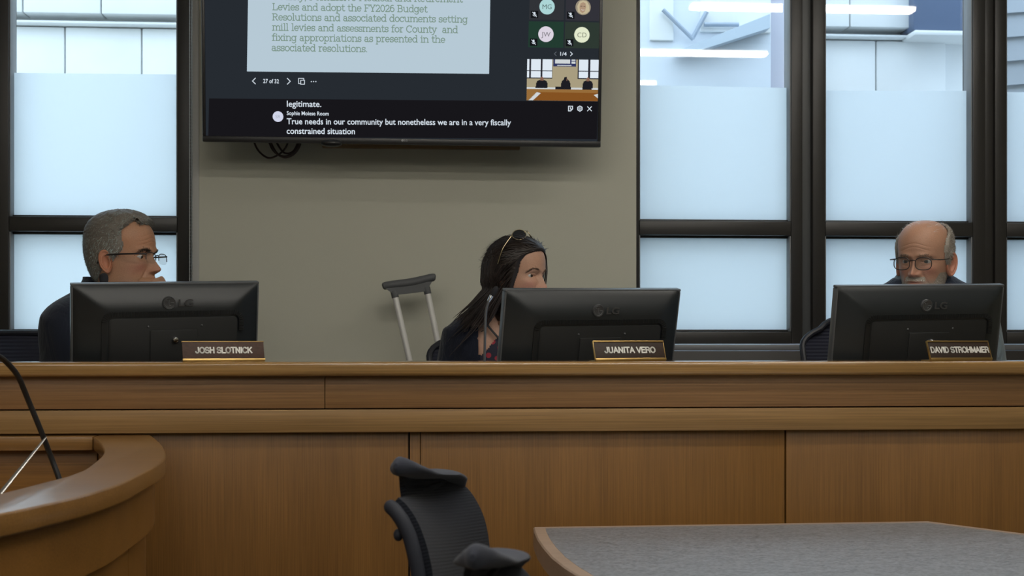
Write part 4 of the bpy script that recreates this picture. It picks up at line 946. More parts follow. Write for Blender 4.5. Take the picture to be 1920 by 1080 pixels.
# ------------------------------------------------------------------ people
M_skin = vcol_mat('skin', .48, bump=.12, nscale=420, spec=.35, sss=.12, var=.10)
M_hair = vcol_mat('hair', .5, spec=.3, var=.15)
M_hairdk = vcol_mat('dark_hair', .42, spec=.35, var=.15)
NC = 208
_s = np.arange(NC)*2*np.pi/NC; TT = _s-.55*np.sin(_s)          # columns, denser on the face
def sm(x, a, b): t = np.clip((x-a)/(b-a), 0, 1); return t*t*(3-2*t)
def gs(v, k):
    w = np.exp(-.5*(np.arange(-3*k, 3*k+1)/k)**2); w /= w.sum(); return np.convolve(np.pad(v, 3*k, mode='edge'), w, 'valid')
def head_points(p):
    z = np.concatenate([np.arange(-.040, 0, .004), np.arange(0, .20, .0013), .20+.0349*np.sin(np.linspace(0, 1, 26)*np.pi/2)])
    kz = [-.04,-.02,-.010,-.004,0,.006,.012,.02,.03,.04,.05,.065,.085,.105,.118,.13,.15,.17,.25]
    yf = np.interp(z, kz, [.040,.040,.045,.056,.072,.083,.088,.0905,.087,.0865,.089,.0885,.0875,.0865,.0875,.093,.0945,.0945,.0945])
    yb = np.interp(z, [-.04,-.02,0,.02,.04,.06,.08,.1,.13,.15,.25], [.078,.072,.068,.066,.069,.077,.087,.095,.101,.102,.102])
    w = np.interp(z, [-.04,-.02,-.004,.006,.02,.035,.05,.07,.09,.11,.13,.15,.25], [.060,.0585,.0570,.0565,.0570,.0600,.0635,.0680,.0715,.0735,.0755,.0765,.0765])
    w = w*p.get('width', 1); jaw = p.get('jaw', 1.0); w *= 1+(jaw-1)*np.exp(-((z-.03)/.03)**2)
    yf, yb, w = gs(yf, 2), gs(yb, 4), gs(w, 4)
    u = np.clip((z-.15)/.0852, 0, 1); k = np.where(z > .15, (1-u**2.35)**(1/2.35), 1.0); yf = yf*k; yb = yb*k; w = w*k
    e = np.interp(z, [0,.03,.08,.14,.25], [1.08,1.04,.96,.93,1.0])[:, None]
    c, s = np.cos(TT)[None], np.sin(TT)[None]
    x = w[:, None]*np.sign(s)*np.abs(s)**e; cy = np.sign(c)*np.abs(c)**e
    y = np.where(c > 0, yf[:, None], yb[:, None])*cy; Zg = np.repeat(z[:, None], NC, 1)
    fw = sm(c, .02, .35)*np.ones_like(Zg); X_ = np.abs(x)/p.get('width', 1)
    g = lambda cx, sx, cz, sz: np.exp(-((X_-cx)/sx)**2-((Zg-cz)/sz)**2)
    N = p.get('nose', 1.0); d = np.zeros_like(Zg)
    d += .0050*p.get('brow', 1)*g(.025,.020,.1315,.0085)-.0090*g(.031,.0155,.1135,.0105)-.0055*g(.0135,.0055,.113,.009)
    d += .0062*g(.0315,.0118,.1135,.0088)
    A = gs(np.interp(z, [.060,.064,.0675,.071,.0755,.080,.085,.09,.105,.118,.132], [0,.003,.011,.0195,.0245,.0250,.0222,.019,.0105,.0045,0]), 1)[:, None]*N
    sg = np.interp(z, [.06,.068,.076,.085,.1,.118,.13], [.009,.0098,.0108,.0098,.0078,.0068,.008])[:, None]
    d += A*np.exp(-(X_/sg)**2.2)
    d += .0092*N*g(.0142,.0058,.0745,.0064)-.0026*g(.0225,.0042,.0765,.0075)
    d -= p.get('fold', 1)*.0022*np.exp(-((X_-(.0235+(.076-Zg)*.42))/.0038)**2)*sm(Zg,.036,.052)*(1-sm(Zg,.070,.079))
    d += .0052*p.get('cheek', 1)*g(.044,.0175,.0915,.0140)-.0030*g(.049,.012,.058,.016)
    d += .0040*g(0,.028,.050,.020)+.0034*g(0,.0185,.0555,.0042)+.0044*g(0,.0160,.0445,.0046)-.0036*g(0,.0225,.0502,.0016)
    d += -.0036*g(0,.020,.034,.0050)+.0042*g(0,.0165,.018,.0100)
    ec = ((X_-.0315)/.0148)**2+((Zg-.1130)/p.get('lid', .0050))**2
    d -= .0062*np.sqrt(np.clip(1-ec, 0, 1))
    d -= .0013*np.exp(-((Zg-.1205+.5*(X_-.0315)**2*30)/.0018)**2)*np.exp(-((X_-.0315)/.0135)**4)
    d -= .0012*np.exp(-((Zg-.1015-(X_-.03)*.1)/.0022)**2)*np.exp(-((X_-.03)/.013)**4)*p.get('bags', 1)
    for zc in p.get('wrinkles', ()): d -= .0009*np.exp(-((Zg-zc-.006*np.cos(X_*60))/.0017)**2)*np.exp(-(X_/.045)**4)
    y = y+d*fw
    x = x*(1-.035*np.exp(-((Zg-.138)/.02)**2)*np.exp(-((y-.045)/.022)**2))
    return np.stack([x, y, Zg], 2), fw
def ear_faces(mb, side, p):
    zc, out = .0985, p.get('ear', 1.0); n = Vector((side*.86, .46, .05)).normalized(); up = Vector((0, -.20, .98)); up = (up-n*up.dot(n)).normalized(); fwd = up.cross(n)*side
    if fwd.y < 0: fwd = -fwd
    base = Vector((side*.0745*p.get('width', 1), -.010, zc)); G = []
    prof = [(1.0,-.0060),(1.03,-.002),(1.02,.0025),(.95,.0042),(.86,.0030),(.78,.0002),(.68,.0012),(.58,.0012),(.48,-.0030),(.3,-.0065),(.02,-.0072)]
    for r, h in prof:
        row = []
        for k in range(40):
            a = 2*math.pi*k/40; ca, sa = math.cos(a), math.sin(a)
            rx = .0175*(1+.12*sa)*(1-.18*(sa < -.4)*(-sa-.4)); rz = .0335 if sa > 0 else .0310
            q = base+fwd*(ca*rx*r*out+.001*(1-r))+up*(sa*rz*r*out)+n*(h+.010)+Vector((side*.0, 0, 0))
            row.append(q)
        G.append(row)
    G.append([base+fwd*(math.cos(2*math.pi*k/40)*.011)+up*(math.sin(2*math.pi*k/40)*.024)-n*.010 for k in range(40)]); G = [G[-1]]+G[:-1]
    mb.grid(G, cv=True)
TZ_ = [.035,.015,0,-.015,-.032,-.052,-.08,-.12,-.17,-.23,-.30,-.38,-.46,-.54,-.60]
TW_ = [.060,.070,.088,.118,.150,.176,.192,.194,.186,.176,.166,.160,.163,.172,.176]
TF_ = [.050,.052,.056,.064,.074,.084,.096,.110,.118,.120,.118,.116,.116,.118,.118]
TB_ = [.066,.072,.080,.088,.096,.104,.112,.116,.116,.112,.108,.106,.108,.114,.116]
def torso_rings(off=0.0, sw=1.0, z0=.035, z1=-.60, n=40, taper=1.0):
    z = np.linspace(z0, z1, n); k = np.argsort(TZ_); zz = np.array(TZ_)[k]
    w = np.interp(z, zz, np.array(TW_)[k])*sw+off; f = np.interp(z, zz, np.array(TF_)[k])*sw+off; b = np.interp(z, zz, np.array(TB_)[k])*sw+off
    c, s = np.cos(TT)[None], np.sin(TT)[None]; e = np.interp(z, [-.1, 0.0], [.82, 1.0])[:, None]
    x = w[:, None]*np.sign(s)*np.abs(s)**e; y = np.where(c > 0, f[:, None], b[:, None])*np.sign(c)*np.abs(c)**e
    return np.stack([x, y, np.repeat(z[:, None], NC, 1)], 2)
def xf(M, A): A = np.asarray(A, float); R = np.array(M); return A@R[:3, :3].T+R[:3, 3]
def remeshed(mb, voxel, it=4):
    me = bpy.data.meshes.new('tmp'); me.from_pydata(mb.v, [], mb.f); o = bpy.data.objects.new('tmp', me); COL.objects.link(o)
    r = o.modifiers.new('r', 'REMESH'); r.mode = 'VOXEL'; r.voxel_size = voxel
    s = o.modifiers.new('s', 'SMOOTH'); s.factor = .5; s.iterations = it
    bpy.context.view_layer.update()
    ev = o.evaluated_get(bpy.context.evaluated_depsgraph_get()); m2 = bpy.data.meshes.new_from_object(ev)
    out = MB(); out.v = [tuple(v.co) for v in m2.vertices]; out.f = [tuple(p.vertices) for p in m2.polygons]; out.m = [0]*len(out.f)
    bpy.data.objects.remove(o); bpy.data.meshes.remove(me); bpy.data.meshes.remove(m2); return out
def hand(mb, wrist, direction, palm_n, curl, spread=.10, side=1, k=1.0):
    """palm plus five unequal, jointed fingers; palm_n points out of the palm; side=1 puts the thumb on the direction x palm_n side"""
    d = Vector(direction).normalized(); n = Vector(palm_n); n = (n-d*n.dot(d)).normalized(); a = d.cross(n)*side
    w = Vector(wrist); q = lambda al, ac, nn: w+d*al*k+a*ac*k+n*nn*k
    G = []
    for al, hw, th in ((-.012,.024,.019),(.0,.026,.0195),(.02,.033,.018),(.045,.039,.0165),(.07,.041,.0145),(.088,.040,.012),(.094,.034,.008)):
        G.append([q(al, hw*math.cos(t), th*math.sin(t)*(1.0 if math.sin(t) > 0 else .85)) for t in [2*math.pi*i/20 for i in range(20)]])
    mb.grid(G, cv=True); mb.add(G[0], [tuple(range(20))]); mb.add(G[-1], [tuple(range(20))])
    for i, (ac, ls, r) in enumerate(((.0295,(.042,.024,.020),.0088),(.010,(.046,.028,.021),.0092),(-.0095,(.043,.026,.020),.0088),(-.0280,(.034,.020,.018),.0076))):
        base = q(.080-.006*(i == 3), ac, .000); ang = 0; pts = [base-d*.02*k, base]; rr2 = [r*1.05*k, r*1.08*k]; dirv = (d+a*spread*(1.5-i)/1.5).normalized(); ax = dirv.cross(n); p = base.copy()
        for jn, L_ in enumerate(ls):
            ang += curl[i if len(curl) > 1 else 0]*(1.0, 1.15, .7)[jn]
            v = dirv*math.cos(ang)+n*math.sin(ang); pts.append(p+v*L_*k*.5); rr2.append(r*.96*k*(1-.06*jn)); p = p+v*L_*k; pts.append(p.copy()); rr2.append(r*k*(1.0-.10*(jn+1)))
        pts.append(p+v*.006*k); rr2.append(r*.45*k); mb.tube(pts, rr2, 10)
    tb = q(.018, .024, .006); v1 = (d*.62+a*.70+n*.35).normalized(); v2 = (d*.86+a*.30+n*.42).normalized()
    mb.tube([tb, tb+v1*.022*k, tb+v1*.042*k, tb+v1*.042*k+v2*.018*k, tb+v1*.042*k+v2*.032*k, tb+v1*.042*k+v2*.037*k], [x*k for x in (.0155,.0135,.0105,.0100,.0085,.004)], 10)
def limb(mb, pts, rad, n=16): mb.tube(smooth_path(pts, 7), np.interp(np.linspace(0, len(rad)-1, 7*(len(pts)-1)+1), range(len(rad)), rad).tolist(), n)
def set_cols(o, c):
    a = o.data.color_attributes.new('Col', 'FLOAT_COLOR', 'POINT'); c = np.asarray(c, np.float32); c = np.concatenate([c, np.ones((len(c), 1), np.float32)], 1); a.data.foreach_set('color', c.ravel())
def grid_normals(G):
    du = np.roll(G, -1, 1)-np.roll(G, 1, 1); dv = np.gradient(G, axis=0); n = np.cross(du, dv); n /= np.linalg.norm(n, axis=2, keepdims=True)+1e-9
    if np.mean(np.sum(n[20:-20]*(G[20:-20]-np.array([0,0,.1])), 2)) < 0: n = -n
    return n
def shell(G, n, mask, thick, rough=0.0, seed=0):
    rng = np.random.RandomState(seed); h = thick*np.clip(mask, 0, 1)
    if rough:
        r = rng.rand(*mask.shape)
        for _ in range(2): r = (r+np.roll(r,1,0)+np.roll(r,1,1)+np.roll(r,-1,1)+np.roll(r,-1,0))/5
        h = h*(1+rough*(r-.5)*2)
    Q = G+n*(h+.0004)[..., None]; k = mask > .02; f = []
    H, Wd = mask.shape
    for i in range(H-1):
        for j in range(Wd):
            j2 = (j+1) % Wd
            if k[i,j] and k[i+1,j] and k[i,j2] and k[i+1,j2]: f.append((i*Wd+j, i*Wd+j2, (i+1)*Wd+j2, (i+1)*Wd+j))
    used = sorted({q for t in f for q in t}); m = {q: a for a, q in enumerate(used)}; V = Q.reshape(-1, 3)
    return [tuple(V[q]) for q in used], [tuple(m[q] for q in t) for t in f]
def sample(G, n, mask, count, seed):
    rng = np.random.RandomState(seed); H, Wd = mask.shape
    a = np.linalg.norm(np.cross(np.roll(G,-1,1)-G, np.gradient(G, axis=0)), axis=2)*np.clip(mask, 0, 1); a[-4:] *= .3
    pr_ = (a/a.sum()).ravel(); idx = rng.choice(H*Wd, count, p=pr_); i, j = idx//Wd, idx % Wd; u = rng.rand(count, 1)
    return G[i, j]*(1-u)+G[i, (j+1) % Wd]*u, n[i, j], mask[i, j], rng
def blades(mb, cols, root, nrm, flow, length, lift, width, col, rng, jitter=.35, cvar=.25):
    for k in range(len(root)):
        f = flow[k]+rng.randn(3)*jitter; f = f-nrm[k]*f.dot(nrm[k]); f /= np.linalg.norm(f)+1e-9
        L_ = length*(.6+.7*rng.rand()); s = np.cross(nrm[k], f); s /= np.linalg.norm(s)+1e-9
        p0 = root[k]-nrm[k]*.0005; p1 = p0+(f*(1-lift)+nrm[k]*lift)*L_*.55; p2 = p1+(f*(1-lift*.5)+nrm[k]*lift*.4)*L_*.5; w = width*(.7+.6*rng.rand())
        mb.add([p0-s*w, p0+s*w, p1+s*w*.8, p1-s*w*.8, p2], [(0,1,2,3),(3,2,4)]); c = np.array(col)*(1+cvar*(rng.rand()*2-1)); cols += [c]*5
def person(name_label, hp, head_at, hs, yaw, pitch, roll, torso_at, tyaw, tlean, arms, skin, paint, sw=1.0, group=None):
    """head_at: world point of the middle of the head at eye height; yaw: heading, clockwise from +y"""
    t = thing('person', name_label, 'person', (torso_at[0], torso_at[1], PLAT), 0, group)
    HM = Matrix.Translation(head_at)@Matrix.Rotation(-math.radians(yaw),4,'Z')@Matrix.Rotation(-math.radians(pitch),4,'X')@Matrix.Rotation(math.radians(roll),4,'Y')@Matrix.Scale(hs,4)@Matrix.Translation((0,0,-.113))
    TM = Matrix.Translation(torso_at)@Matrix.Rotation(-math.radians(tyaw),4,'Z')@Matrix.Rotation(-math.radians(tlean),4,'X')
    G, fw = head_points(hp); Gn = grid_normals(G)
    A = xf(HM, G); BOT = -(torso_at[2]-PLAT-.51); B = xf(TM, torso_rings(-.012, sw, z1=BOT)); mid = [A[0]*(1-u)+B[0]*u for u in (.25,.5,.75)]
    rows = list(B[::-1])+mid[::-1]+list(A)
    mb = MB(); mb.grid([r.tolist() for r in rows], cv=True); R_, nb = len(rows), len(rows)-len(A)
    mb.add([rows[-1].mean(0)], []); top = R_*NC
    mb.f += [((R_-1)*NC+j, (R_-1)*NC+(j+1) % NC, top) for j in range(NC)]; mb.m += [0]*NC
    mb.f.append(tuple(range(NC-1, -1, -1))); mb.m.append(0)
    cols = np.tile(np.array(skin), (len(mb.v), 1)); cols[nb*NC:R_*NC] = paint(G.reshape(-1, 3), fw.reshape(-1), np.tile(np.array(skin), (G.shape[0]*NC, 1)))
    em = MB()
    for sd in (-1, 1): ear_faces(em, sd, hp)
    k0 = len(mb.v); mb.add([HM@Vector(v) for v in em.v], em.f); cols = np.concatenate([cols, np.tile(np.array(skin)*np.array([1.05,.82,.78]), (len(em.v), 1))])
    am = MB()
    for ar in arms:
        sh = TM@Vector((ar['s']*.146*sw, -.005, -.070)); el = Vector(ar['elbow']); wr = Vector(ar['wrist']); wr.z = max(wr.z, DESK+.045); el.z = max(el.z, DESK+.055)
        limb(am, [sh, sh.lerp(el,.5), el, el.lerp(wr,.5), wr], [.050*sw,.044*sw,.040*sw,.038*sw,.026*sw]); hand(am, wr, ar['dir'], ar['palm'], ar['curl'], side=ar.get('side', 1), k=ar.get('k', 1.0))
    for sd in (-1, 1):                    # thighs and shins under the worktop
        hp_ = TM@Vector((sd*.09, 0, -.56)); f_ = Vector((math.sin(math.radians(tyaw)), math.cos(math.radians(tyaw)), 0)); hp_.z = PLAT+.585; kn = hp_+f_*.34; kn.z = PLAT+.585; ft = kn+f_*.02; ft.z = PLAT+.06
        limb(am, [hp_, hp_.lerp(kn,.5), kn], [.085,.075,.058]); limb(am, [kn, kn.lerp(ft,.5), ft], [.056,.050,.038]); am.box(-.045,.045,-.08,.09,-.055,.02,.02,M=Matrix.Translation(ft)@Matrix.Rotation(-math.radians(tyaw),4,'Z'))
    am = remeshed(am, .0032, 3); mb.add(am.v, am.f); cols = np.concatenate([cols, np.tile(np.array(skin), (len(am.v), 1))])
    o = mb.build('body', M_skin, t, sharp=75); set_cols(o, cols[:len(o.data.vertices)])
    return t, HM, TM, G, Gn
def garment(t, TM, name, m, off, sw, z0, z1, arms, sr, voxel=.009, sleeve=True, cut=None, it=6, upper=0.0):
    z0, z1 = max(z0, z1), min(z0, z1); z1 = max(z1, -(TM.translation.z-PLAT-.505)); B = xf(TM, torso_rings(off, sw, z0, z1, 40)); mb = MB(); mb.grid(B.tolist(), cv=True); mb.add(B[0].tolist(), [tuple(range(NC))]); mb.add(B[-1].tolist(), [tuple(range(NC))])
    for ar in arms if sleeve else ():
        sh = TM@Vector((ar['s']*.146*sw, -.005, -.070)); el = Vector(ar['elbow']); wr = Vector(ar['wrist']); wr.z = max(wr.z, DESK+.045); el.z = max(el.z, DESK+.055); e2 = el.lerp(wr, .86)
        limb(mb, [sh, sh.lerp(el,.5), el, el.lerp(wr,.5), e2], [.064*sr,.062*sr,.054*sr,.049*sr,.040*sr])
    g = remeshed(mb, voxel, it)
    if cut:
        keep = [cut(TM.inverted()@Vector(v)) for v in g.v]; g.f = [f for f in g.f if all(keep[i] for i in f)]; g.m = [0]*len(g.f)
    return g.build(name, m, t, sharp=80)
def cloth(name, c, rough=.85, k=26, bump=.5, noise=.12):
    m = mat(name, c, rough, spec=.25, sheen=.15); nt = m.node_tree; b = nt.nodes['Principled BSDF']; L = nt.links.new
    tc = nt.nodes.new('ShaderNodeTexCoord'); a = nt.nodes.new('ShaderNodeTexNoise'); a.inputs['Scale'].default_value = k; a.inputs['Detail'].default_value = 3; a.inputs['Distortion'].default_value = 1.5
    mp = nt.nodes.new('ShaderNodeMapping'); mp.inputs['Scale'].default_value = (1,1,.45); L(tc.outputs['Object'], mp.inputs['Vector']); L(mp.outputs[0], a.inputs['Vector'])
    bp = nt.nodes.new('ShaderNodeBump'); bp.inputs['Strength'].default_value = bump; bp.inputs['Distance'].default_value = .02; L(a.outputs['Fac'], bp.inputs['Height']); L(bp.outputs[0], b.inputs['Normal']); return m
def eyes(t, HM, iris, gaze=(0,0), y0=.0655):
    Mw, Mi, Mp = [mat(n, c, .15) for n, c in (('eye_white', (.40,.375,.35)), ('iris', iris), ('pupil', (.004,.004,.004)))]
    for sd in (-1, 1):
        c = Vector((sd*.0315, y0, .113)); R_ = Matrix.Rotation(-math.radians(gaze[0]),4,'Z')@Matrix.Rotation(math.radians(gaze[1]),4,'X')
        e = MB().ball(c, .0125, 14).build('eye', Mw, t, M=None) if False else None
        mb = MB(); mb.ball(c, .0125, 12); mb.v = [tuple(HM@Vector(v)) for v in mb.v]; e = mb.build('eye', Mw, t)
        def cap(ang, r):
            G = []
            for i in range(5):
                a = ang*i/4; G.append([HM@(c+R_@Vector((r*math.sin(a)*math.cos(b), r*math.cos(a), r*math.sin(a)*math.sin(b)))) for b in [2*math.pi*j/20 for j in range(20)]])
            return MB().grid(G, cv=True)
        cap(math.radians(29), .01262).build('iris', Mi, e); cap(math.radians(13), .01272).build('pupil', Mp, e)
def brows(t, HM, G, Gn, col, th=1.0, zc=.131, seed=3, n=260):
    x, y, z = np.abs(G[..., 0]), G[..., 1], G[..., 2]
    line_ = zc+.004*np.sin(np.clip((x-.012)/.036, 0, 1)*np.pi)-.010*np.clip((x-.036)/.014, 0, 1)
    m = np.exp(-((z-line_)/(.0034*th))**2)*sm(x, .010, .016)*(1-sm(x, .044, .052))*(y > .03); r, nn_, w, rng = sample(G, Gn, m, n, seed)
    mb = MB(); cols = []; fl = np.stack([np.sign(r[:, 0])*1.0, np.zeros(len(r)), np.full(len(r), .25)], 1)
    blades(mb, cols, r, nn_, fl, .008, .25, .0008*th, col, rng, .25); mb.v = [tuple(HM@Vector(v)) for v in mb.v]
    o = mb.build('eyebrows', M_hair, t, sharp=180); set_cols(o, cols)
def spectacles(label, HM, hw, hh, y0, z0, gap, frame_m, lens_m, r, top_only=False, temple_r=.0022, sq=3.2, tz=.114, ear_x=.082, curve=.10, at=None, drop=0.0, tip=-.014):
    g = thing('eyeglasses', label, 'eyeglasses', HM@Vector((0, y0, z0)))
    rims, out_ = [], []
    def lp(sd, f, a): 
        ca, sa = math.cos(a), math.sin(a); e = 2/sq; xx = hw*f*math.copysign(abs(ca)**e, ca); zz = hh*f*math.copysign(abs(sa)**e, sa)*(1 if sa > 0 else 1-.12*drop)
        X0 = sd*(gap/2+hw)+xx; return HM@Vector((X0, y0-curve*(abs(X0)**2)*6, z0+zz))
    for sd in (-1, 1):
        ring = [lp(sd, 1, 2*math.pi*k/40) for k in range(40)]
        mb = MB()
        if top_only: mb.tube([lp(sd, 1, a) for a in np.linspace(-.2, math.pi+.2, 24)], r, 8)
        else: mb.tube(ring+[ring[0]], r, 8)
        mb.build('rim', frame_m, g)
        mb = MB(); f_ = [lp(sd, .985, 2*math.pi*k/40) for k in range(40)]; bk = [p-(HM.to_3x3()@Vector((0,.0014,0))) for p in f_]
        mb.add(f_+bk, [tuple(range(40)), tuple(range(79,39,-1))]+[(k, 40+k, 40+(k+1) % 40, (k+1) % 40) for k in range(40)]); mb.build('lens', lens_m, g)
        ex = sd*(gap/2+2*hw); ey = y0-curve*(ex**2)*6
        pts = [HM@Vector(v) for v in ((ex, ey, z0+hh*.62), (ex+sd*.004, ey-.004, z0+hh*.66), (sd*ear_x*.98, ey-.03, (z0+hh*.66+tz)/2), (sd*ear_x, .010, tz), (sd*ear_x, tip, tz-.004), (sd*ear_x*.99, tip-.018, tz-.022))]
        MB().tube(smooth_path(pts, 5), temple_r, 8).build('temple', frame_m, g)
    bz = z0+hh*.45
    MB().tube(smooth_path([HM@Vector(v) for v in ((-gap/2, y0-.0005, bz), (-gap/4, y0+.002, bz+.002), (gap/4, y0+.002, bz+.002), (gap/2, y0-.0005, bz))], 5), r*1.1, 8).build('bridge', frame_m, g)
    return g
def clear_lens():
    m = bpy.data.materials.new('spectacle_lens'); m.use_nodes = True; nt = m.node_tree; L = nt.links.new; nt.nodes.remove(nt.nodes['Principled BSDF'])
    a = nt.nodes.new('ShaderNodeBsdfTransparent'); a.inputs[0].default_value = (.93,.93,.93,1); g = nt.nodes.new('ShaderNodeBsdfGlossy'); g.inputs['Roughness'].default_value = .05
    x = nt.nodes.new('ShaderNodeMixShader'); x.inputs[0].default_value = .055; L(a.outputs[0], x.inputs[1]); L(g.outputs[0], x.inputs[2]); L(x.outputs[0], nt.nodes['Material Output'].inputs['Surface']); return m
M_lens = clear_lens()
def heading(theta, px):                  # heading that turns the face theta degrees to the photo's right-hand side from facing the camera
    ray = math.atan((px-960)/FPX); a = math.radians(theta)-ray   # angle from the direction towards the viewer
    d = cw(math.sin(a), -math.cos(a), 0); return math.degrees(math.atan2(d.x, d.y))
V = lambda px, py, zc: P(px, py, zc)
mixc = lambda c, k, w: c*(1-w[:, None])+np.array(k)*w[:, None]

# --- person in a navy shirt, hand over the mouth
SK_A = lin((170,128,100))
def paint_a(p, fw, c):
    x, y, z = np.abs(p[:, 0]), p[:, 1], p[:, 2]
    c = mixc(c, lin((170,108,92)), .55*np.exp(-((x-.04)/.02)**2-((z-.082)/.018)**2)*fw+.45*np.exp(-(x/.016)**2-((z-.078)/.012)**2)*fw)
    c = mixc(c, lin((146,88,78)), .8*np.exp(-(x/.020)**4-((z-.050)/.0065)**2)*fw)
    c = mixc(c, lin((136,112,98)), .45*sm(-z, -.062, -.03)*sm(y, -.02, .03))
    return mixc(c, lin((176,118,84)), .4*np.exp(-((z-.155)/.03)**2)*fw)
ZA = 3.95
armsA = [dict(s=1, elbow=V(116,770,ZA+.02), wrist=V(205,770,ZA-.06), dir=(.95,.02,0), palm=(0,0,-1), curl=[.35], side=-1),
         dict(s=-1, elbow=V(350,765,ZA+.0), wrist=V(318,576,ZA-.07), dir=V(291,516,ZA-.085)-V(318,576,ZA-.07), palm=(-.75,.25,-.2), curl=[.95,1.0,1.05,1.05], side=1, k=.98)]
hA = dict(width=1.0, jaw=1.06, nose=1.12, brow=1.25, fold=1.5, wrinkles=(.150,.160,.171), lid=.0036, bags=1.4)
tA, HA, TA, GA, NA = person('person in a navy shirt and dark framed glasses, hand held over the mouth', hA, V(229,485,ZA), 1.06, heading(62,229), -2, 0, V(203,549,ZA+.05), heading(36,203), 6, armsA, SK_A, paint_a, 1.0)
eyes(tA, HA, lin((70,62,52)), (0,-14))
brows(tA, HA, GA, NA, lin((70,60,52)), 1.1, .1265, 3, 420)
x, y, z = np.abs(GA[..., 0]), GA[..., 1], GA[..., 2]
fr = np.interp(z, [.03,.05,.075,.10,.118,.128,.145,.165,.185,.200,.212,.236], [-.062,-.048,-.030,.010,.022,.034,.040,.036,.034,.050,.058,.09])
fr = np.where(x < .034, np.interp(z, [.185,.196,.203,.236], [.0,.066,.080,.09]), fr)
mA = sm(fr-y, -.004, .006)*sm(z+.25*(y+.06), .048, .066)*(1-sm(np.hypot((y+.012)/.017, (z-.1)/.028), 1.25, .95)*(x > .05))
mA = mA*np.where((z > .03), 1, 0)
mb = MB(); v, f = shell(GA, NA, mA, .006+.009*sm(z,.16,.22), .25, 1); mb.add(v, f); cols = [np.array(lin((112,106,98)))]*len(v)
r, nn_, w, rng = sample(GA+NA*((.005+.008*sm(z,.16,.22))*mA)[..., None], NA, mA, 9000, 5)
fl = np.stack([np.sign(r[:, 0])*.3*(r[:, 2] < .19), np.where(r[:, 2] > .17, .5, -.35), np.where(r[:, 2] > .17, .1, -.8)], 1)
sidec = sm(r[:, 2], .13, .2)
for lo_, hi_, cc in ((0, 3500, (134,127,118)), (3500, 5600, (104,94,82)), (5600, 9000, (150,164,158))):
    blades(mb, cols, r[lo_:hi_], nn_[lo_:hi_], fl[lo_:hi_], .013, .32, .0007, lin(cc), rng)
mb.v = [tuple(HA@Vector(q)) for q in mb.v]; o = mb.build('hair', M_hair, tA, sharp=180); set_cols(o, cols)
M_navy = cloth('navy_cotton', (.012,.015,.026), k=14, bump=.35)
garment(tA, TA, 'shirt', M_navy, .012, 1.0, .012, -.60, armsA, 1.06)
def collar(t, TM, name, m, off, z0, z1, th=.006, gap=.5, sw=1.0, spread=.012):
    R_ = torso_rings(off, sw, z1, z0, 7); k = [j for j in range(NC) if abs(math.atan2(math.sin(TT[j]), math.cos(TT[j]))) > gap]; k = sorted(k, key=lambda j: TT[j])
    G = [[tuple(TM@Vector((R_[i, j, 0]*(1+spread*i*0), R_[i, j, 1], R_[i, j, 2]))) for j in k] for i in range(7)]
    return MB().slab(G, th).build(name, m, t, sharp=70)
collar(tA, TA, 'collar', M_navy, .010, -.006, .042, .007, .45)
M_gfr = mat('dark_spectacle_frame', (.012,.010,.010), .4)
spectacles('dark half rimmed eyeglasses on the person in the navy shirt', HA, .0265, .0150, .106, .1075, .018, M_gfr, M_lens, .0013, top_only=True, temple_r=.0024, sq=3.0, tz=.119, ear_x=.0805)

# --- person with long dark hair
SK_B = lin((176,136,112))
def paint_b(p, fw, c):
    x, y, z = np.abs(p[:, 0]), p[:, 1], p[:, 2]
    c = mixc(c, lin((186,122,106)), .5*np.exp(-((x-.04)/.02)**2-((z-.082)/.018)**2)*fw+.35*np.exp(-(x/.014)**2-((z-.078)/.010)**2)*fw)
    return mixc(c, lin((160,84,82)), .9*np.exp(-(x/.020)**4-((z-.050)/.0075)**2)*fw)
ZBk = 4.08
armsB = [dict(s=1, elbow=V(838,800,ZBk+.02), wrist=V(930,800,ZBk-.05), dir=(.98,-.05,0), palm=(0,0,-1), curl=[.3], side=-1, k=.9),
         dict(s=-1, elbow=V(1075,800,ZBk-.02), wrist=V(1045,800,ZBk-.05), dir=(-.9,-.1,0), palm=(0,0,-1), curl=[.3], side=1, k=.9)]
hB = dict(ear=.6, width=.95, jaw=.93, nose=.92, brow=.45, fold=.6, lid=.0037, cheek=1.15, bags=.5)
tB, HB_, TB, GB, NB = person('person with long dark hair in a navy cardigan, turned aside', hB, V(970,519,ZBk), .96, heading(57,971), 0, 0, V(944,577,ZBk+.05), heading(13,944), 4, armsB, SK_B, paint_b, .88)
eyes(tB, HB_, lin((58,42,32)), (6,0), .0641)
brows(tB, HB_, GB, NB, lin((92,70,56)), .6, .1300, 8, 320)
M_top = mat('floral_fabric', (.012,.010,.022), .8)
nt = M_top.node_tree; b_p = nt.nodes['Principled BSDF']; tc = nt.nodes.new('ShaderNodeTexCoord'); vo = nt.nodes.new('ShaderNodeTexVoronoi'); vo.inputs['Scale'].default_value = 42
rp = nt.nodes.new('ShaderNodeValToRGB'); rp.color_ramp.interpolation = 'CONSTANT'; e0 = rp.color_ramp.elements; e0[0].position = 0; e0[0].color = (.42,.05,.07,1); e0[1].position = .20; e0[1].color = (.26,.015,.03,1)
e2 = e0.new(.42); e2.color = (.010,.009,.022,1)
nt.links.new(tc.outputs['Object'], vo.inputs['Vector']); nt.links.new(vo.outputs['Distance'], rp.inputs[0]); nt.links.new(rp.outputs[0], b_p.inputs['Base Color'])
vneck = lambda v: not (v.y > -.02 and (v.z > -.078-max(0, abs(v.x)-.035)*1.1 or (v.z > -.15 and abs(v.x) < .020)))
g = garment(tB, TB, 'floral_top', M_top, .002, .88, -.05, -.60, armsB, .9, .0045, sleeve=False, cut=vneck); g['label'] = 'dark floral top with red flowers'
M_card = cloth('navy_knit', (.007,.009,.018), .95, 40, .4)
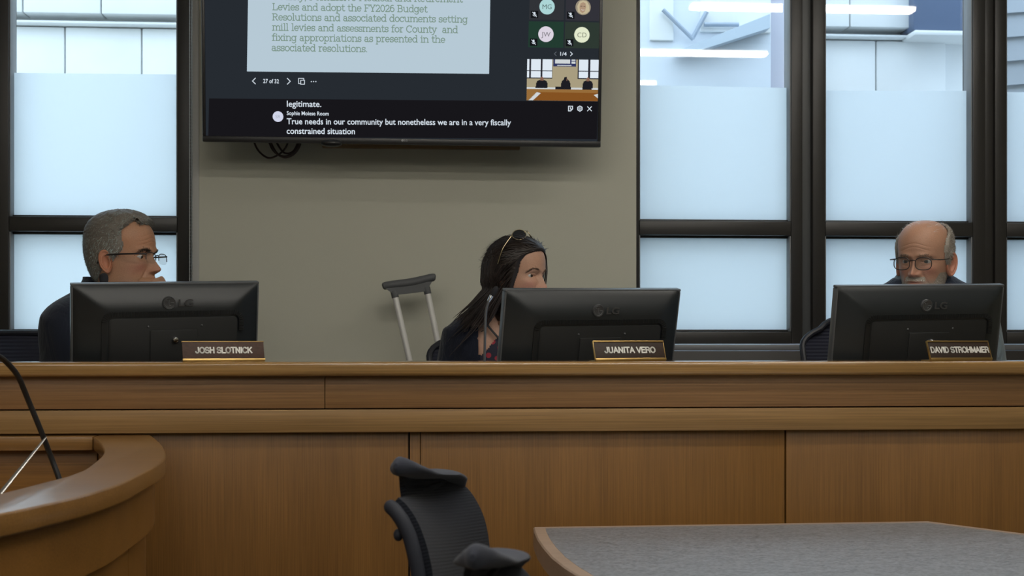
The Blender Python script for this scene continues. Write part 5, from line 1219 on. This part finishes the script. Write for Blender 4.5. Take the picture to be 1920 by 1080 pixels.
vopen = lambda v: not (v.y > .0 and abs(v.x) < np.interp(v.z, [-.5,-.3,-.15,-.09,-.04,.0], [.03,.05,.088,.095,.088,.075]))
garment(tB, TB, 'cardigan', M_card, .013, .88, -.012, -.60, armsB, .96, .009, cut=vopen)
for sd in (-1, 1):
    pts = [TB@Vector(q) for q in ((sd*.080,-.01,.008),(sd*.078,.050,-.022),(sd*.066,.076,-.050),(sd*.036,.096,-.088))]; MB().tube(smooth_path(pts, 6), .004, 8, flat=.5).build('strap', mat('black_strap', (.01,.01,.012), .7), tB)
# hair: a close shell on the head, then long locks falling from it
x, y, z = GB[..., 0], GB[..., 1], GB[..., 2]; ax_ = np.abs(x)
fr = np.interp(z, [.0,.04,.07,.10,.13,.155,.178,.192,.205,.215,.236], [.005,.012,.022,.034,.044,.050,.064,.088,.10,.10,.10])
mB = sm(fr-y, -.004, .010)*sm(z, -.03, -.01)
mb = MB(); v, f = shell(GB, NB, mB, .008, .12, 2); mb.add(v, f); cols = [np.array(lin((40,32,28)))]*len(v)
mb.v = [tuple(HB_@Vector(q)) for q in mb.v]
rng = np.random.RandomState(12)
rt, nn_, w, _ = sample(GB+NB*(.006*mB)[..., None], NB, mB*(z > .05)*sm(fr-y, .0, .02), 1700, 21)
HI, TI = np.array(HB_.inverted()), np.array(TB.inverted()); HMn, TMn = np.array(HB_), np.array(TB)
ap = lambda M_, v_: M_[:3, :3]@v_+M_[:3, 3]
camR = np.array(cw(1,0,0)); camF = np.array(cw(0,1,0)); hz = float((HB_@Vector((0,0,.10))).z)
EC, ER = np.array([0,-.006,.118]), np.array([.0830,.1090,.1235])
for k in range(len(rt)):
    e = np.array(rt[k]); sd = 1.0 if e[0] > 0 else -1.0; q = ap(HMn, e); pts = [q.copy()]; L_ = .185+.10*rng.rand(); n = 20; st = L_/n/.96; wav = rng.rand()*6.28; vel = None; puff = .995+.085*rng.rand()
    rest = False
    for i in range(n):
        if rest: q = q+np.array([0,0,-.0006])-camR*.0012; pts.append(q.copy()); continue
        if e[2] > .075:                   # on the scalp: back and outwards from the parting, then down behind the ear
            back = sm(e[1], -.055, .03)*(1 if sd > 0 else .22); v_ = np.array([sd*(.55 if e[2] > .17 else .12), -1.15*back-.25*(e[2] > .17), -.40-.75*(1-sm(e[2], .14, .22))])
            vel = v_ if vel is None else vel*.35+v_*.65; e = e+vel/np.linalg.norm(vel)*st; c_ = e-EC; kk = np.linalg.norm(c_/ER)
            e = EC+c_/kk*puff if kk < puff or kk > puff+.06 else e; q = ap(HMn, e)
        else:                             # hanging free towards the shoulder
            q = q+np.array([0,0,-1.0])*st*.96-camR*((.0056 if sd > 0 else .003)*(1+.5*sm(i, 8, 16))*(1+6*(puff-1.03)))+camR*.0012*math.sin(wav+i*.7)+camF*.0012*math.cos(wav+i*.6)
            e = ap(HI, q)
        l = ap(TI, q)
        if -.34 < l[2] < .05:
            ww = np.interp(-l[2], [-.05,-.015,.0,.03,.06,.1,.3], [.052,.062,.082,.14,.172,.182,.176])*.88+.020; dd = np.interp(-l[2], [-.05,0,.05,.1,.3], [.06,.084,.112,.126,.126])+.014
            r1 = math.hypot(l[0]/ww, l[1]/dd)
            if r1 < 1 and l[2] < -.004 and r1 > .35: rest = rng.rand() < .75
            if r1 < 1 and not rest: l[:2] *= 1+min(.25, 1/max(r1, .05)-1); q = ap(TMn, l); e = ap(HI, q)
        pts.append(q.copy())
    r0 = .0014+.0014*rng.rand(); n0 = len(mb.v)
    mb.tube(pts, [r0*s_ for s_ in np.concatenate([[.3,.8],np.ones(n-4),[.8,.5,.2]])], 5, flat=.6); cc = np.array(lin((40,31,27)))*(.55+.9*rng.rand()**2); cols += [cc]*(len(mb.v)-n0)
rt2, n2, w2, rng2 = sample(GB+NB*(.009*mB)[..., None], NB, mB*sm(z, .13, .17), 900, 31); n0 = len(mb.v); mb2 = MB(); c2_ = []
fl = np.stack([np.sign(rt2[:, 0])*.8, np.full(len(rt2), -.9), np.full(len(rt2), -.2)], 1); blades(mb2, c2_, rt2, n2, fl, .05, .07, .0011, lin((44,35,30)), rng2, .2, .5)
rt3, n3, w3, rng3 = sample(GB+NB*.002, NB, np.clip(4*mB*(1-mB), 0, 1)*(z > .045)+.0*mB, 1500, 41)
fl = np.stack([np.sign(rt3[:, 0])*.25, np.full(len(rt3), -1.0), np.where(rt3[:, 2] > .17, .35, -.45)], 1); blades(mb2, c2_, rt3+NB[0, 0]*0, n3, fl, .030, .10, .0007, lin((40,31,27)), rng3, .25, .4)
mb.add([HB_@Vector(q) for q in mb2.v], mb2.f); cols += c2_
o = mb.build('hair', M_hairdk, tB, sharp=180); set_cols(o, cols)
# sunglasses pushed up on the hair
SGM = HB_@Matrix.Translation((.006,.036,.2475))@Matrix.Rotation(math.radians(40),4,'X')
M_goldf = mat('gold_wire', (.62,.50,.30), .25, metal=1.0); M_dklens = mat('dark_sunglass_lens', (.010,.011,.013), .08, spec=.6)
g = thing('sunglasses', 'dark gold rimmed sunglasses pushed up on the long dark hair', 'sunglasses', SGM@Vector((0,0,0)))
for sd in (-1, 1):
    LM = SGM@Matrix.Translation((sd*.034, -.004, 0))@Matrix.Rotation(-sd*math.radians(26),4,'Z')
    lp_ = []
    for k in range(36):
        a = 2*math.pi*k/36; ca, sa = math.cos(a), math.sin(a); xx = .0265*ca; zz = .0200*sa*(1.0 if sa < 0 else .85)+.05*xx*-sd; lp_.append(LM@Vector((xx, -3.0*xx*xx-2*zz*zz, zz)))
    MB().tube(lp_+[lp_[0]], .0010, 8).build('rim', M_goldf, g)
    c_ = LM@Vector((0, .0015, 0)); c2_ = LM@Vector((0, -.0005, 0)); mb = MB(); mb.add(lp_+[c_, c2_], [(k, (k+1) % 36, 36) for k in range(36)]+[((k+1) % 36, k, 37) for k in range(36)]); mb.build('lens', M_dklens, g)
    hg = LM@Vector((sd*.0275, -.004, .004))
    h_ = HB_.inverted()@hg; e_ = Vector((sd*.0945,-.012,.150)); m_ = h_.lerp(e_, .5)+Vector((sd*.009,0,.004)); pts = [hg, HB_@m_, HB_@e_]
    MB().tube(smooth_path(pts, 6), .0013, 8).build('temple', M_goldf, g)
MB().tube(smooth_path([SGM@Vector(q) for q in ((-.0095,.0035,.005),(0,.006,.008),(.0095,.0035,.005))], 5), .0010, 8).build('bridge', M_goldf, g)

# --- bearded person
SK_C = lin((174,132,108))
def paint_c(p, fw, c):
    x, y, z = np.abs(p[:, 0]), p[:, 1], p[:, 2]
    c = mixc(c, lin((184,118,98)), .5*np.exp(-((x-.042)/.02)**2-((z-.085)/.018)**2)*fw+.5*np.exp(-(x/.016)**2-((z-.076)/.012)**2)*fw)
    c = mixc(c, lin((150,92,82)), .7*np.exp(-(x/.020)**4-((z-.050)/.006)**2)*fw)
    return mixc(c, lin((150,134,122)), .6*sm(-z, -.066, -.045)*sm(y, -.02, .03)*(1-np.exp(-(x/.020)**4-((z-.050)/.007)**2)))
ZC = 4.10
armsC = [dict(s=1, elbow=V(1574,735,ZC+.02), wrist=V(1650,790,ZC-.05), dir=(.98,-.05,0), palm=(0,0,-1), curl=[.3], side=-1),
         dict(s=-1, elbow=V(1862,770,ZC+.02), wrist=V(1790,795,ZC-.05), dir=(-.98,-.05,0), palm=(0,0,-1), curl=[.3], side=1)]
hC = dict(width=1.0, jaw=1.0, nose=1.12, brow=1.0, fold=1.2, wrinkles=(.152,.163), lid=.0042, ear=1.12, bags=1.3)
tC, HC, TC, GC, NC_ = person('balding bearded person in glasses and a navy vest, facing the room', hC, V(1733,488,ZC), 1.0, heading(-19,1731), 6, -2, V(1731,528,ZC+.06), heading(-8,1731), 8, armsC, SK_C, paint_c, 1.02)
eyes(tC, HC, lin((70,74,78)), (-2,2))
brows(tC, HC, GC, NC_, lin((138,116,98)), 1.0, .1285, 3, 200)
x, y, z = GC[..., 0], GC[..., 1], GC[..., 2]; ax_ = np.abs(x)
fr = np.interp(z, [.03,.05,.075,.10,.12,.14,.16,.18,.20,.236], [-.06,-.046,-.028,.014,.026,.030,.030,.020,-.012,-.06])
mC = sm(fr-y, -.004, .008)*sm(z, .030, .045)*sm(ax_+np.clip(-y-.03,0,1), .046, .060)*(1-sm(np.hypot((y+.012)/.017, (z-.1)/.028), 1.25, .95)*(ax_ > .05))
mb = MB(); v, f = shell(GC, NC_, mC, .009, .25, 3); mb.add(v, f); cols = [np.array(lin((140,132,122)))]*len(v)
r, nn_, w, rng = sample(GC+NC_*(.008*mC)[..., None], NC_, mC, 5200, 7)
fl = np.stack([np.sign(r[:, 0])*.15, np.full(len(r), -.6), np.where(r[:, 2] > .16, .5, -.55)], 1)
for lo_, hi_, cc in ((0, 2600, (160,152,142)), (2600, 4000, (120,108,94)), (4000, 5200, (190,186,180))): blades(mb, cols, r[lo_:hi_], nn_[lo_:hi_], fl[lo_:hi_], .020, .30, .0007, lin(cc), rng)
m2 = sm(z, .19, .215)*(y < .06)*.6; r, nn_, w, rng = sample(GC, NC_, m2, 170, 17); fl = np.stack([np.sign(r[:, 0])*.6, np.full(len(r), -.5), np.full(len(r), .1)], 1); blades(mb, cols, r, nn_, fl, .024, .22, .00035, lin((200,198,194)), rng, .5)
mb.v = [tuple(HC@Vector(q)) for q in mb.v]; o = mb.build('hair', M_hair, tC, sharp=180); set_cols(o, cols)
lips = np.exp(-(ax_/.021)**4-((z-.0495)/.0068)**2)
mD = sm(y, -.012, .006)*np.maximum((1-sm(z, .034, .050+.034*sm(ax_, .044, .064))), np.exp(-((z-.0612)/.0042)**2)*(ax_ < .030)*.8)*sm(z, -.012, .000)*(1-np.clip(lips*1.5, 0, 1))
mb = MB(); v, f = shell(GC, NC_, mD*.6, .0016, .4, 4); mb.add(v, f); cols = [np.array(lin((150,138,124)))]*len(v)
r, nn_, w, rng = sample(GC+NC_*(.001*mD)[..., None], NC_, mD, 4200, 9); fl = np.stack([np.sign(r[:, 0])*.25, np.full(len(r), .1), np.full(len(r), -1.0)], 1)
for lo_, hi_, cc in ((0, 2000, (186,174,160)), (2000, 2700, (150,130,110)), (2700, 4200, (208,202,194))): blades(mb, cols, r[lo_:hi_], nn_[lo_:hi_], fl[lo_:hi_], .008, .30, .00045, lin(cc), rng)
mb.v = [tuple(HC@Vector(q)) for q in mb.v]; o = mb.build('beard', M_hair, tC, sharp=180); set_cols(o, cols)
M_lb = cloth('pale_blue_cotton', (.17,.22,.25), .85, 30, .5); M_vest = cloth('navy_vest_fabric', (.022,.030,.052), .8, 22, .5)
garment(tC, TC, 'shirt', M_lb, .010, 1.02, .0, -.60, armsC, 1.06)
collar(tC, TC, 'collar', M_lb, .010, -.010, .050, .006, .5, 1.02)
garment(tC, TC, 'vest', M_vest, .020, 1.02, .016, -.58, armsC, 1.0, .009, sleeve=False)
spectacles('thin dark rimmed eyeglasses on the bearded person', HC, .0245, .0185, .106, .1085, .017, M_gfr, M_lens, .0014, temple_r=.0016, sq=2.7, tz=.118, ear_x=.0815)

# chairs the three people sit on
office_chair('mesh chair behind the person in the navy shirt, its dark top sloping downward', 140, 624, 4.14, 52)
office_chair('mesh chair mostly hidden behind the person with long dark hair', 960, 617, 4.36, 8)
office_chair('mesh chair behind the bearded person, showing beside the monitor', 1668, 596, 4.40, -4)
